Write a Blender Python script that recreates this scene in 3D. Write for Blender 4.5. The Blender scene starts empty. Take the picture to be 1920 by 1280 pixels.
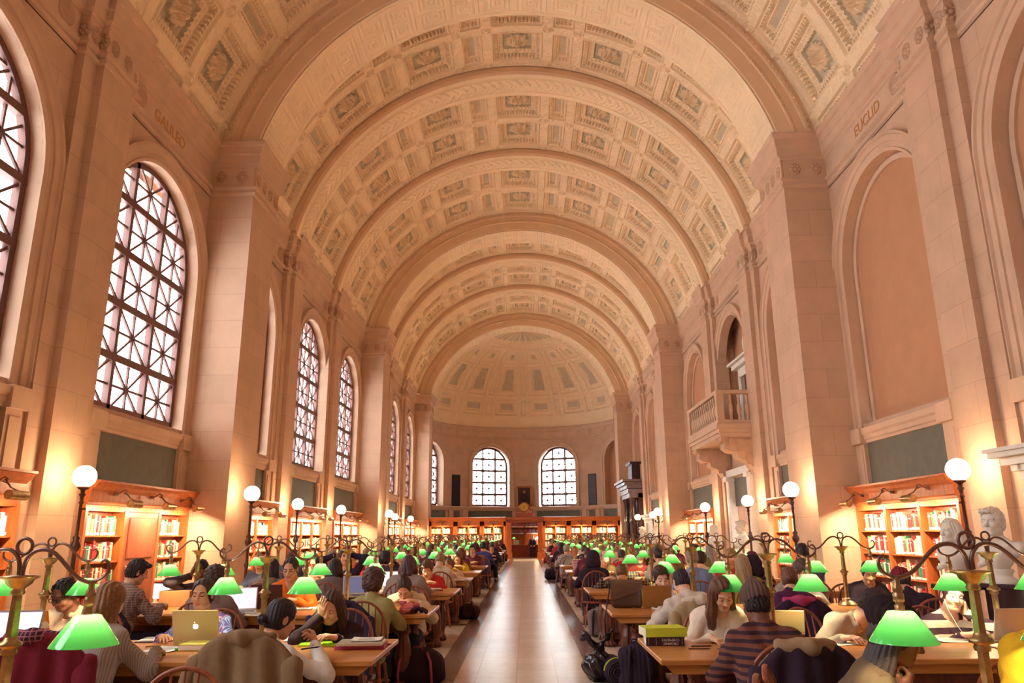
import bpy, math, random
import numpy as np
from mathutils import Vector, Matrix
from mathutils.geometry import tessellate_polygon
S = bpy.context.scene
COL = S.collection
rnd = random.Random(7)
PI = math.pi
HC = 1.55  # camera height

# ------------------------------------------------------------------ mesh helper
class MB:
    """collects shapes and links them as ONE mesh object"""
    def __init__(self):
        self.V = []; self.F = []; self.n = 0
    def add(self, v, faces, m=0, smooth=False):
        v = np.asarray(v, float).reshape(-1, 3)
        by = {}
        for f in faces: by.setdefault(len(f), []).append(f)
        for k, fs in by.items():
            if k > 4:
                fs = [(f[0], f[i], f[i + 1]) for f in fs for i in range(1, k - 1)]; k2 = 3
            else: k2 = k
            self.F.append((np.asarray(fs, np.int64) + self.n, m, smooth, k2))
        self.V.append(v); self.n += len(v)
        return self
    def addnp(self, v, F, m=0, smooth=False):
        self.F.append((np.asarray(F, np.int64) + self.n, m, smooth, F.shape[1]))
        self.V.append(np.asarray(v, float)); self.n += len(v)
        return self
    def box(self, c, s, m=0, bev=0.0, M=None):
        hx, hy, hz = s[0] / 2, s[1] / 2, s[2] / 2
        if bev <= 0:
            v = np.array([(x, y, z) for x in (-hx, hx) for y in (-hy, hy) for z in (-hz, hz)])
            f = [(0, 1, 3, 2), (4, 6, 7, 5), (0, 4, 5, 1), (2, 3, 7, 6), (0, 2, 6, 4), (1, 5, 7, 3)]
        else:
            b = min(bev, hx * .9, hy * .9, hz * .9); v = []; idx = {}
            for i, sx in enumerate((-1, 1)):
                for j, sy in enumerate((-1, 1)):
                    for k, sz in enumerate((-1, 1)):
                        for a in range(3):
                            p = [sx * hx, sy * hy, sz * hz]
                            for q in range(3):
                                if q != a: p[q] -= (sx, sy, sz)[q] * b
                            idx[(i, j, k, a)] = len(v); v.append(p)
            f = []
            def q(a, fix):
                o = [x for x in range(3) if x != a]; r = []
                for (u, w) in ((0, 0), (1, 0), (1, 1), (0, 1)):
                    t = [0, 0, 0]; t[a] = fix; t[o[0]] = u; t[o[1]] = w
                    r.append(idx[(t[0], t[1], t[2], a)])
                flip = (fix == 0) ^ (a == 1)
                return tuple(reversed(r)) if flip else tuple(r)
            for a in range(3):
                for fix in (0, 1): f.append(q(a, fix))
            for a in range(3):
                o = [x for x in range(3) if x != a]
                for u in (0, 1):
                    for w in (0, 1):
                        t0 = [0, 0, 0]; t0[o[0]] = u; t0[o[1]] = w; t1 = list(t0); t1[a] = 1
                        f.append((idx[(*t0, o[0])], idx[(*t0, o[1])], idx[(*t1, o[1])], idx[(*t1, o[0])]))
            for i in (0, 1):
                for j in (0, 1):
                    for k in (0, 1): f.append(tuple(idx[(i, j, k, a)] for a in range(3)))
            v = np.array(v)
        v = np.asarray(v, float)
        if M is not None: v = v @ np.array(M.to_3x3()).T
        return self.add(v + np.array(c), f, m)
    def lathe(self, prof, c=(0, 0, 0), seg=16, m=0, axis=None, smooth=True, flute=0, caps=True):
        P = np.array(prof, float); k = len(P)
        a = np.arange(seg) * 2 * PI / seg
        r = P[:, 0][:, None] * np.ones(seg)[None]
        if flute: r = r * (1 - flute * (np.arange(seg) % 2)[None])
        v = np.stack([r * np.cos(a), r * np.sin(a), np.repeat(P[:, 1][:, None], seg, 1)], -1).reshape(-1, 3)
        if axis is not None:
            q = Vector((0, 0, 1)).rotation_difference(Vector(axis)).to_matrix(); v = v @ np.array(q).T
        f = []
        for i in range(k - 1):
            for j in range(seg):
                j2 = (j + 1) % seg
                f.append((i * seg + j, i * seg + j2, (i + 1) * seg + j2, (i + 1) * seg + j))
        self.add(v + np.array(c), f, m, smooth)
        if caps:
            if P[0, 0] > 1e-4: self.add(v[:seg][::-1] + np.array(c), [tuple(range(seg))], m)
            if P[-1, 0] > 1e-4: self.add(v[-seg:] + np.array(c), [tuple(range(seg))], m)
        return self
    def tube(self, pts, r, seg=8, m=0, smooth=True, closed=False, caps=True):
        P = np.array(pts, float); k = len(P)
        R = np.full(k, r, float) if np.isscalar(r) else np.array(r, float)
        T = np.roll(P, -1, 0) - np.roll(P, 1, 0) if closed else np.gradient(P, axis=0)
        T /= np.linalg.norm(T, axis=1)[:, None] + 1e-9
        n = np.cross(T[0], (0, 0, 1.) if abs(T[0][2]) < .9 else (1., 0, 0)); n /= np.linalg.norm(n)
        a = np.arange(seg) * 2 * PI / seg; V = []
        for i in range(k):
            n = n - T[i] * (n @ T[i]); n /= np.linalg.norm(n) + 1e-9
            b = np.cross(T[i], n)
            V.append(P[i] + R[i] * (np.cos(a)[:, None] * n + np.sin(a)[:, None] * b))
        V = np.concatenate(V); f = []
        for i in range(k if closed else k - 1):
            i2 = (i + 1) % k
            for j in range(seg):
                j2 = (j + 1) % seg
                f.append((i * seg + j, i * seg + j2, i2 * seg + j2, i2 * seg + j))
        self.add(V, f, m, smooth)
        if caps and not closed:
            self.add(V[:seg][::-1], [tuple(range(seg))], m); self.add(V[-seg:], [tuple(range(seg))], m)
        return self
    def grid(self, P, m=0, smooth=False, flip=False, mats=None):
        P = np.asarray(P, float); a, b = P.shape[:2]
        i = np.arange(a * b).reshape(a, b)
        F = np.stack([i[:-1, :-1], i[1:, :-1], i[1:, 1:], i[:-1, 1:]], -1).reshape(-1, 4)
        if flip: F = F[:, ::-1]
        V = P.reshape(-1, 3)
        if mats is None: return self.addnp(V, F, m, smooth)
        mats = np.asarray(mats).reshape(-1)
        n0 = self.n; self.V.append(V); self.n += len(V)
        for u in np.unique(mats): self.F.append((F[mats == u] + n0, int(u), smooth, 4))
        return self
    def prism(self, poly, lo, hi, axis=2, m=0):
        """polygon in the two other axes, extruded along axis"""
        o = [x for x in range(3) if x != axis]; k = len(poly); v = []
        for t in (lo, hi):
            for p in poly:
                q = [0, 0, 0]; q[axis] = t; q[o[0]] = p[0]; q[o[1]] = p[1]; v.append(q)
        tri = tessellate_polygon([[Vector((p[0], p[1], 0)) for p in poly]])
        f = [tuple(t) for t in tri] + [tuple(i + k for i in t) for t in tri] + [(i, (i + 1) % k, k + (i + 1) % k, k + i) for i in range(k)]
        return self.add(v, f, m)
    def xf(self, M):
        A = np.array(M)
        self.V = [v @ A[:3, :3].T + A[:3, 3] for v in self.V]; return self
    def merge(self, o, M=None):
        for v in o.V:
            self.V.append(v if M is None else v @ np.array(M)[:3, :3].T + np.array(M)[:3, 3])
        for (F, m, s, k) in o.F: self.F.append((F + self.n, m, s, k))
        self.n += o.n; return self
    def mesh(self, name, mats):
        me = bpy.data.meshes.new(name)
        V = np.concatenate(self.V) if self.V else np.zeros((0, 3))
        me.vertices.add(len(V)); me.vertices.foreach_set('co', V.astype(np.float32).ravel())
        ls, st, mi, sm = [], [], [], []; pos = 0
        for F, m, s, k in self.F:
            if not len(F): continue
            ls.append(F.ravel()); st.append(pos + np.arange(len(F)) * k); pos += F.size
            mi.append(np.full(len(F), m)); sm.append(np.full(len(F), s))
        ls = np.concatenate(ls); st = np.concatenate(st)
        me.loops.add(len(ls)); me.loops.foreach_set('vertex_index', ls.astype(np.int32))
        me.polygons.add(len(st)); me.polygons.foreach_set('loop_start', st.astype(np.int32))
        me.polygons.foreach_set('material_index', np.concatenate(mi).astype(np.int32))
        me.polygons.foreach_set('use_smooth', np.concatenate(sm).astype(bool))
        for m in (mats if isinstance(mats, (list, tuple)) else [mats]): me.materials.append(m)
        me.update(calc_edges=True); me.validate()
        return me
    def build(self, name, mats, parent=None, loc=None):
        o = bpy.data.objects.new(name, self.mesh(name, mats)); COL.objects.link(o)
        if parent is not None: o.parent = parent
        if loc is not None: o.location = loc
        return o

def put(name, me, parent=None, loc=None, rz=0):
    o = bpy.data.objects.new(name, me); COL.objects.link(o)
    if parent is not None: o.parent = parent
    if loc is not None: o.location = loc
    if rz: o.rotation_euler.z = rz
    return o
LABELS = {}
def tag(o, label=None, cat=None, group=None, kind=None):
    if label: o['label'] = label
    if cat: o['category'] = cat
    if group: o['group'] = group
    if kind: o['kind'] = kind
    return o
def struct(o):
    o['kind'] = 'structure'; return o
def thing(name, label, cat, loc=(0, 0, 0), rz=0, group=None):
    o = bpy.data.objects.new(name, None); COL.objects.link(o); o.empty_display_size = .1
    o.location = loc; o.rotation_euler.z = rz
    return tag(o, label, cat, group)
def dup(root, loc, rz=None, label=None, group=None):
    r = root.copy(); COL.objects.link(r); r.location = loc
    if rz is not None: r.rotation_euler.z = rz
    if label: r['label'] = label
    if group: r['group'] = group
    for ch in list(root.children):
        c = ch.copy(); COL.objects.link(c); c.parent = r
        for g in list(ch.children):
            d = g.copy(); COL.objects.link(d); d.parent = c
    return r
ORD = ['first', 'second', 'third', 'fourth', 'fifth', 'sixth', 'seventh', 'eighth', 'ninth', 'tenth', 'eleventh', 'twelfth', 'thirteenth', 'fourteenth', 'fifteenth', 'sixteenth']

# ------------------------------------------------------------------ materials
def lin(c):
    if isinstance(c, str):
        c = c.lstrip('#'); c = [int(c[i:i + 2], 16) / 255 for i in (0, 2, 4)]
    return tuple(x / 12.92 if x <= .04045 else ((x + .055) / 1.055) ** 2.4 for x in c)
MATS = {}
def mat(name, col, rough=.6, metal=0, spec=.3, noise=0, nscale=8, bump=0, bscale=40, emit=None, estr=0, col2=None, trans=0, coat=0, sub=0):
    """noise mixes col with col2 (default a darker col); bump is a noise bump"""
    if name in MATS: return MATS[name]
    m = bpy.data.materials.new(name); m.use_nodes = True; nt = m.node_tree
    b = nt.nodes['Principled BSDF']; c = (*lin(col), 1)
    b.inputs['Base Color'].default_value = c; b.inputs['Roughness'].default_value = rough
    b.inputs['Metallic'].default_value = metal; b.inputs['Specular IOR Level'].default_value = spec
    if coat: b.inputs['Coat Weight'].default_value = coat
    if emit: b.inputs['Emission Color'].default_value = (*lin(emit), 1); b.inputs['Emission Strength'].default_value = estr
    if noise:
        t = nt.nodes.new('ShaderNodeTexNoise'); t.inputs['Scale'].default_value = nscale; t.inputs['Detail'].default_value = 3
        tc = nt.nodes.new('ShaderNodeTexCoord'); nt.links.new(tc.outputs['Object'], t.inputs['Vector'])
        r = nt.nodes.new('ShaderNodeValToRGB'); c2 = (*lin(col2), 1) if col2 else (c[0] * (1 - noise), c[1] * (1 - noise), c[2] * (1 - noise), 1)
        r.color_ramp.elements[0].color = c2; r.color_ramp.elements[1].color = c
        r.color_ramp.elements[0].position = .35; r.color_ramp.elements[1].position = .65
        nt.links.new(t.outputs['Fac'], r.inputs['Fac']); nt.links.new(r.outputs['Color'], b.inputs['Base Color'])
    if bump:
        t2 = nt.nodes.new('ShaderNodeTexNoise'); t2.inputs['Scale'].default_value = bscale; t2.inputs['Detail'].default_value = 2
        tc2 = nt.nodes.new('ShaderNodeTexCoord'); nt.links.new(tc2.outputs['Object'], t2.inputs['Vector'])
        bp = nt.nodes.new('ShaderNodeBump'); bp.inputs['Strength'].default_value = bump; bp.inputs['Distance'].default_value = .02
        nt.links.new(t2.outputs['Fac'], bp.inputs['Height']); nt.links.new(bp.outputs['Normal'], b.inputs['Normal'])
    MATS[name] = m
    return m

def stone_mat(name, col, bw=1.5, bh=.62, mortar=.008, var=.07, rough=.75):
    m = bpy.data.materials.new(name); m.use_nodes = True; nt = m.node_tree; N = nt.nodes; L = nt.links
    b = N['Principled BSDF']; b.inputs['Roughness'].default_value = rough; b.inputs['Specular IOR Level'].default_value = .15
    g = N.new('ShaderNodeNewGeometry'); sp = N.new('ShaderNodeSeparateXYZ'); L.new(g.outputs['Position'], sp.inputs[0])
    ad = N.new('ShaderNodeMath'); ad.operation = 'ADD'; L.new(sp.outputs['X'], ad.inputs[0]); L.new(sp.outputs['Y'], ad.inputs[1])
    cb = N.new('ShaderNodeCombineXYZ'); L.new(ad.outputs[0], cb.inputs['X']); L.new(sp.outputs['Z'], cb.inputs['Y'])
    br = N.new('ShaderNodeTexBrick'); L.new(cb.outputs[0], br.inputs['Vector'])
    c = lin(col); br.inputs['Color1'].default_value = (*c, 1); br.inputs['Color2'].default_value = (*[x * (1 - var) for x in c], 1)
    br.inputs['Mortar'].default_value = (*[x * .8 for x in c], 1)
    br.inputs['Scale'].default_value = 1; br.inputs['Brick Width'].default_value = bw; br.inputs['Row Height'].default_value = bh
    br.inputs['Mortar Size'].default_value = mortar; br.inputs['Mortar Smooth'].default_value = .3
    t = N.new('ShaderNodeTexNoise'); t.inputs['Scale'].default_value = 1.3; t.inputs['Detail'].default_value = 6; t.inputs['Roughness'].default_value = .65
    L.new(g.outputs['Position'], t.inputs['Vector'])
    mr = N.new('ShaderNodeMapRange'); mr.inputs['From Min'].default_value = .3; mr.inputs['From Max'].default_value = .7
    mr.inputs['To Min'].default_value = .88; mr.inputs['To Max'].default_value = 1.06; L.new(t.outputs['Fac'], mr.inputs['Value'])
    mx = N.new('ShaderNodeVectorMath'); mx.operation = 'SCALE'; L.new(br.outputs['Color'], mx.inputs[0]); L.new(mr.outputs[0], mx.inputs['Scale'])
    L.new(mx.outputs[0], b.inputs['Base Color'])
    bp = N.new('ShaderNodeBump'); bp.inputs['Strength'].default_value = .15; bp.inputs['Distance'].default_value = .008; bp.invert = True
    L.new(br.outputs['Fac'], bp.inputs['Height']); L.new(bp.outputs['Normal'], b.inputs['Normal'])
    MATS[name] = m; return m

def wood_mat(name, col, col2, rough=.35, scale=(3, 40, 40), spec=.4, coat=0.0):
    m = bpy.data.materials.new(name); m.use_nodes = True; nt = m.node_tree; N = nt.nodes; L = nt.links
    b = N['Principled BSDF']; b.inputs['Roughness'].default_value = rough; b.inputs['Specular IOR Level'].default_value = spec
    b.inputs['Coat Weight'].default_value = coat; b.inputs['Coat Roughness'].default_value = .2
    tc = N.new('ShaderNodeTexCoord'); mp = N.new('ShaderNodeMapping'); mp.inputs['Scale'].default_value = scale
    L.new(tc.outputs['Object'], mp.inputs['Vector'])
    t = N.new('ShaderNodeTexNoise'); t.inputs['Scale'].default_value = 1; t.inputs['Detail'].default_value = 4; t.inputs['Distortion'].default_value = .6
    L.new(mp.outputs[0], t.inputs['Vector'])
    r = N.new('ShaderNodeValToRGB'); r.color_ramp.elements[0].position = .3; r.color_ramp.elements[1].position = .7
    r.color_ramp.elements[0].color = (*lin(col2), 1); r.color_ramp.elements[1].color = (*lin(col), 1)
    L.new(t.outputs['Fac'], r.inputs['Fac']); L.new(r.outputs['Color'], b.inputs['Base Color'])
    MATS[name] = m; return m

STONE = stone_mat('limestone', '#d6ae94')
STONE2 = mat('limestone_moulding', '#d9b298', .75, spec=.15, noise=.1, nscale=2)
CARVE = mat('carved_limestone', '#cfa58a', .8, spec=.1, noise=.18, nscale=3)
CREAM = mat('vault_plaster', '#fbddba', .8, spec=.1, noise=.06, nscale=1.5)
TAN = mat('rib_plaster', '#f2cba8', .8, spec=.1, noise=.05, nscale=1.5)
CBLUE = mat('coffer_field_paint', '#d6c2a6', .8, spec=.1, noise=.12, nscale=6)
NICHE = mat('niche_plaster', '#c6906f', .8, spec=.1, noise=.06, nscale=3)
OLIVE = mat('slate_panel', '#6f6a5e', .6, spec=.25, noise=.12, nscale=5)
WFRAME = mat('window_bronze', '#704a44', .5, spec=.3)
OAK = wood_mat('table_oak', '#d8924f', '#b87038', .28, (2.2, 30, 30), .5)
DOAK = wood_mat('dark_oak', '#7d4430', '#5f3026', .35, (30, 30, 2), .4)
CASEW = wood_mat('bookcase_oak', '#c9703a', '#a85428', .4, (20, 20, 2), .35)
CASED = wood_mat('bookcase_dark_oak', '#a9583a', '#8a4430', .4, (20, 20, 2), .35)
CHAIRW = wood_mat('chair_wood', '#a5563a', '#83402f', .35, (25, 25, 3), .4)
BRASS = mat('aged_brass', '#b8976a', .36, metal=.9, noise=.25, nscale=20, col2='#8f7452')
BRONZE = mat('arm_bronze', '#7d5f56', .4, metal=.8, spec=.4)
IRON = mat('post_iron', '#4a3030', .45, metal=.5, spec=.4)
MARBLE = mat('white_marble', '#efe2d6', .5, spec=.3, noise=.06, nscale=4)
DMARB = mat('black_marble', '#4a3238', .2, spec=.5, noise=.4, nscale=3)
GOLD = mat('gilding', '#c98f54', .5, metal=.3)
BLACK = mat('soft_black', '#33202b', .7, spec=.25)
PAPER = mat('paper', '#f6ead9', .7, spec=.2)

def glass_shade_mat():
    m = bpy.data.materials.new('green_cased_glass'); m.use_nodes = True; nt = m.node_tree; N = nt.nodes; L = nt.links
    N.remove(N['Principled BSDF']); out = N['Material Output']
    tr = N.new('ShaderNodeBsdfTranslucent'); tr.inputs['Color'].default_value = (.10, .50, .12, 1)
    df = N.new('ShaderNodeBsdfDiffuse'); df.inputs['Color'].default_value = (*lin('#06993f'), 1)
    m1 = N.new('ShaderNodeMixShader'); m1.inputs[0].default_value = .13; L.new(tr.outputs[0], m1.inputs[2]); L.new(df.outputs[0], m1.inputs[1])
    gl = N.new('ShaderNodeBsdfGlossy'); gl.inputs['Roughness'].default_value = .08
    fr = N.new('ShaderNodeFresnel'); fr.inputs['IOR'].default_value = 1.5
    m2 = N.new('ShaderNodeMixShader'); L.new(fr.outputs[0], m2.inputs[0]); L.new(m1.outputs[0], m2.inputs[1]); L.new(gl.outputs[0], m2.inputs[2])
    L.new(m2.outputs[0], out.inputs['Surface']); MATS['green_cased_glass'] = m; return m
GREEN = glass_shade_mat()
GLOBE = mat('lit_opal_glass', '#fff4e2', .3, emit='#ffd7a6', estr=28)
def pane_mat():
    m = bpy.data.materials.new('window_glass'); m.use_nodes = True; nt = m.node_tree; N = nt.nodes; L = nt.links
    N.remove(N['Principled BSDF']); out = N['Material Output']
    t = N.new('ShaderNodeBsdfTransparent'); t.inputs[0].default_value = (.95, .97, .97, 1); g = N.new('ShaderNodeBsdfGlossy'); g.inputs['Roughness'].default_value = .02
    mx = N.new('ShaderNodeMixShader'); mx.inputs[0].default_value = .06
    L.new(t.outputs[0], mx.inputs[1]); L.new(g.outputs[0], mx.inputs[2]); L.new(mx.outputs[0], out.inputs['Surface'])
    return m
PANE = pane_mat()
WORLD, WINP, EXPO = 5.5, 900, 1.0
# ------------------------------------------------------------------ the setting
ZS, AHW, ARISE = 10.5, 6.12, 4.73         # arch springing height, half width, rise
def arcpar(hw, rise):
    R = (hw * hw + rise * rise) / (2 * rise); return R, ZS + rise - R, math.asin(hw / R)
R_A, CZ, ANG = arcpar(AHW, ARISE)
R_V = math.hypot(7.09, ZS - CZ)           # vault radius, concentric with the arches
ANG_V = math.atan2(7.09, ZS - CZ)
PIERS = [15.85, 32.28, 48.67]; PLEN = 1.55
PIL = [10.85, 21.55, 26.75, 37.98, 43.18]; PW = .87   # pilaster steps
XP, X1, X2, XW, XG = 6.15, 7.02, 6.9, 7.17, 7.42
OPEN = [  # (near Y, far Y, window centre, half width)
    (5.6, 10.5, 8.3, 1.85), (12.05, 15.85, 13.72, 1.86), (17.4, 21.2, 19.15, 1.72), (22.75, 26.4, 24.75, 1.72), (27.95, 32.28, 30.2, 1.75),
    (33.83, 37.63, 35.7, 1.7), (39.2, 42.83, 41.0, 1.7), (44.4, 48.67, 46.5, 1.75)]

# floor: terrazzo slabs with dark border bands, one slab plus inlaid bands
def floor_mat():
    m = bpy.data.materials.new('floor_stone'); m.use_nodes = True; nt = m.node_tree; N = nt.nodes; L = nt.links
    b = N['Principled BSDF']; b.inputs['Roughness'].default_value = .24; b.inputs['Specular IOR Level'].default_value = .45
    tc = N.new('ShaderNodeTexCoord'); br = N.new('ShaderNodeTexBrick'); L.new(tc.outputs['Object'], br.inputs['Vector'])
    br.offset = 0; c = lin('#ead0b6')
    br.inputs['Color1'].default_value = (*c, 1); br.inputs['Color2'].default_value = (*[x * .9 for x in c], 1); br.inputs['Mortar'].default_value = (*[x * .75 for x in c], 1)
    br.inputs['Scale'].default_value = 1; br.inputs['Brick Width'].default_value = .45; br.inputs['Row Height'].default_value = .45; br.inputs['Mortar Size'].default_value = .006
    t = N.new('ShaderNodeTexNoise'); t.inputs['Scale'].default_value = 9; t.inputs['Detail'].default_value = 5; L.new(tc.outputs['Object'], t.inputs['Vector'])
    mr = N.new('ShaderNodeMapRange'); mr.inputs['To Min'].default_value = .85; mr.inputs['To Max'].default_value = 1.1; L.new(t.outputs['Fac'], mr.inputs['Value'])
    mx = N.new('ShaderNodeVectorMath'); mx.operation = 'SCALE'; L.new(br.outputs['Color'], mx.inputs[0]); L.new(mr.outputs[0], mx.inputs['Scale'])
    L.new(mx.outputs[0], b.inputs['Base Color']); return m
FLOOR = floor_mat()
BAND = mat('floor_band', '#8b6a63', .22, spec=.45, noise=.2, nscale=12)
fl = struct(MB().box((0, 26, -.1), (16, 70, .2)).build('floor', FLOOR))
fb = MB()
for (a, b) in ((-.95, -.68), (.83, 1.09)): fb.box(((a + b) / 2, 26, .001), (b - a, 46, .004))
for y in (-3, 14.0, 30.4, 46.6):
    for (a, b) in ((-6.9, -.95), (1.09, 6.9)): fb.box(((a + b) / 2, y, .001), (b - a, .26, .004))
o = fb.build('floor_band', BAND, fl)

# generic: sweep a (depth, z) profile along a plan polyline (one side, sgn mirrors X)
def sweep(mb, plan, prof, sgn, m=0):
    """plan: list of (x>0 from wall to nave, y); depth moves the line into the room (mitred)"""
    P = [np.array(p, float) for p in plan]; n = len(P); rows = []
    for i in range(n):
        dirs = []
        if i > 0: d = P[i] - P[i - 1]; dirs.append(d / np.linalg.norm(d))
        if i < n - 1: d = P[i + 1] - P[i]; dirs.append(d / np.linalg.norm(d))
        nn = [np.array((-d[1], d[0])) for d in dirs]   # left normal of +Y is -X: toward the nave
        if len(nn) == 2 and abs(nn[0] @ nn[1]) < .99: nv = nn[0] + nn[1]; nv = nv / (nv @ nn[0])
        else: nv = nn[0]
        rows.append([(sgn * (P[i][0] + nv[0] * d), P[i][1] + nv[1] * d, z) for d, z in prof])
    mb.grid(np.array(rows), m, flip=(sgn < 0)); return mb
def plan(y0=5.6, y1=50.25):
    pts = [(XW, y0)]; ev = []
    for p in PIL: ev.append((p, 'p'))
    for p in PIERS: ev.append((p, 'P'))
    for y, k in sorted(ev):
        if k == 'P': pts += [(XW, y), (XP, y), (XP, y + PLEN), (XW, y + PLEN)]
        else: pts += [(XW, y - .35), (X1, y - .35), (X1, y), (X2, y), (X2, y + PW), (X1, y + PW), (X1, y + PW + .35), (XW, y + PW + .35)]
    pts.append((XW, y1)); return pts[:-1] if abs(pts[-2][1] - y1) < .1 else pts
PLAN = plan()
CORN = [(0, 9.22), (.05, 9.24), (.05, 9.30), (.02, 9.32), (.02, 9.36), (.09, 9.40), (.09, 9.44), (.015, 9.46), (.015, 9.93), (.04, 9.94), (.05, 9.98), (.12, 10.02), (.13, 10.2), (.16, 10.22), (.17, 10.4), (.22, 10.43), (.24, 10.5), (.24, 10.54), (0, 10.54)]
for sgn, nm in ((-1, 'left'), (1, 'right')):
    mb = MB(); sweep(mb, PLAN, CORN, sgn)
    struct(mb.build('trim_1' if sgn < 0 else 'trim_2', STONE2))

# walls with arched openings, in pieces between piers
def arch_poly(yc, hw, zb, zt, n=20):
    """outline of an arched opening in (y, z), from lower near corner round to lower far corner"""
    zsp = zt - hw
    return [(yc - hw, zb)] + [(yc - hw * math.cos(PI * i / n), zsp + hw * math.sin(PI * i / n)) for i in range(n + 1)] + [(yc + hw, zb)]
def wall_with_hole(mb, x, y0, y1, z0, z1, hole, sgn, m=0):
    """wall plane at x, spanning y0..y1, z0..z1, hole = outline starting and ending at its base"""
    zb = hole[0][1]; ya, yb = hole[0][0], hole[-1][0]
    def q(a, b, c, d):
        pts = [(sgn * x, *p) for p in (a, b, c, d)]
        mb.add(pts, [(0, 1, 2, 3)] if sgn > 0 else [(3, 2, 1, 0)], m)
    q((y0, z0), (y0, zb), (y1, zb), (y1, z0))
    if ya > y0: q((y0, zb), (y0, z1), (ya, z1), (ya, zb))
    if yb < y1: q((yb, zb), (yb, z1), (y1, z1), (y1, zb))
    for (p, r) in zip(hole[:-1], hole[1:]):
        if abs(p[0] - r[0]) < 1e-6: continue
        q((p[0], p[1]), (p[0], z1), (r[0], z1), (r[0], r[1]))
def reveal(mb, hole, xa, xb, sgn, m=0):
    P = np.array([[(sgn * xa, y, z), (sgn * xb, y, z)] for y, z in hole]); mb.grid(P, m, flip=(sgn > 0))
def ring(mb, yc, hw, zb, zt, prof, sgn, m=0, n=24):
    """archivolt: profile of (radial offset, x) swept round the opening"""
    rows = []; zsp = zt - hw
    def row(cy, cz, dy, dz): return [(sgn * x, cy + dy * r, cz + dz * r) for r, x in prof]
    rows.append([(sgn * x, yc - hw - r, zb) for r, x in prof])
    for i in range(n + 1):
        a = PI * i / n; rows.append([(sgn * x, yc - (hw + r) * math.cos(a), zsp + (hw + r) * math.sin(a)) for r, x in prof])
    rows.append([(sgn * x, yc + hw + r, zb) for r, x in prof])
    mb.grid(np.array(rows), m, flip=(sgn < 0))
ARCHV = [(.0, XG - .0), (.0, 7.13), (.06, 7.10), (.07, 7.13), (.17, 7.12), (.18, 7.09), (.29, 7.08), (.31, 7.04), (.37, 7.05), (.38, XW + .01)]
ZT = 8.75; ZB = 3.72
def wall_side(sgn, nm):
    mb = MB()
    for i, (y0, y1, yc, hw) in enumerate(OPEN):
        if sgn > 0 and i == 3:
            wall_with_hole(mb, XW, y0, y1, 0, 3.7, [(23.5, 0), (23.5, 3.35), (25.6, 3.35), (25.6, 0)], sgn)
            wall_with_hole(mb, XW, y0, y1, 3.7, 9.3, arch_poly(yc, hw, 4.7, ZT), sgn)
            mb.box((8.6, 23.45, 1.8), (2.8, .1, 3.6)); mb.box((8.6, 25.65, 1.8), (2.8, .1, 3.6)); mb.box((8.6, 24.55, 3.4), (2.8, 2.2, .1)); mb.box((9.9, 24.55, 1.8), (.1, 2.2, 3.6)); mb.box((8.3, 24.6, 6.8), (.1, 4.4, 5.2)); mb.box((7.75, 22.6, 6.8), (1.2, .1, 5.2)); mb.box((7.75, 26.6, 6.8), (1.2, .1, 5.2)); mb.box((7.75, 24.6, 9.3), (1.2, 4.2, .1)); mb.box((7.75, 24.6, 4.65), (1.2, 4.2, .1))
            continue
        wall_with_hole(mb, XW, y0, y1, 0, 9.3, arch_poly(yc, hw, ZB, ZT), sgn)
    mb.add([(sgn * XW, a, b) for a, b in ((5.6, 9.2), (50.3, 9.2), (50.3, 10.55), (5.6, 10.55))], [(0, 1, 2, 3)])
    for p in PIL:
        mb.box((sgn * (X1 + 7.5) / 2, p + PW / 2, 4.7), (7.5 - X1, PW + .7, 9.4)); mb.box((sgn * (X2 + X1) / 2, p + PW / 2, 4.7), (X1 - X2 + .02, PW, 9.4))
        for (xx, w) in ((X1, PW + .7), (X2, PW)):   # plinth mouldings
            mb.box((sgn * xx, p + PW / 2, .12), (.1, w + .1, .24))
    return struct(mb.build('wall_' + nm, STONE))
WL = wall_side(-1, 'left'); WR = wall_side(1, 'right')
# big piers
for sgn in (-1, 1):
    for k, y in enumerate(PIERS):
        mb = MB(); mb.box((sgn * (XP + 7.5) / 2, y + PLEN / 2, 5.25), (7.5 - XP, PLEN, 10.5))
        mb.box((sgn * (XP + 7.5) / 2 - sgn * .05, y + PLEN / 2, .2), (7.6 - XP, PLEN + .2, .4)); struct(mb.build('pillar', STONE))
        mb = MB()  # carved ornaments of the capital band
        def boss(cx, cy, cz, ax):
            for j in range(9):
                a = j * 2 * PI / 8; rr = .085 if j < 8 else 0; s = .055 if j < 8 else .07
                off = (rr * math.cos(a), rr * 1.25 * math.sin(a))
                p = (cx, cy + off[0], cz + off[1]) if ax == 0 else (cx + off[0], cy, cz + off[1])
                mb.lathe([(0, -s), (s * .7, -s * .7), (s, 0), (s * .7, s * .7), (0, s)], p, 7, caps=False)
        for q in (.3, .78): boss(sgn * (XP + q), y, 9.7, 1)
        for q in (.2, .6, 1.0, 1.38): boss(sgn * XP, y + q, 9.7, 0)
        for q in (.0, 1.55): mb.box((sgn * XP, y + q, 9.7), (.05, .05, .46))
        struct(mb.build('trim_3', CARVE))
    mb = MB()
    for y in PIL:
        for yy in (y + .22, y + .65): boss(sgn * X2, yy, 9.7, 0)
        boss(sgn * (X2 + .08), y, 9.7, 1); boss(sgn * (X1 + .08), y - .35, 9.7, 1); boss(sgn * X1, y - .17, 9.7, 0); boss(sgn * X1, y + PW + .17, 9.7, 0)
        for yy in (y - .75, y + PW + .75):  # roundels in the frieze
            mb.lathe([(.0, .05), (.1, .05), (.12, .02), (.17, .06), (.21, .03), (.22, 0)], (sgn * XW, yy, 9.7), 14, axis=(-sgn, 0, 0), caps=False)
    struct(mb.build('trim_4', CARVE))

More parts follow.
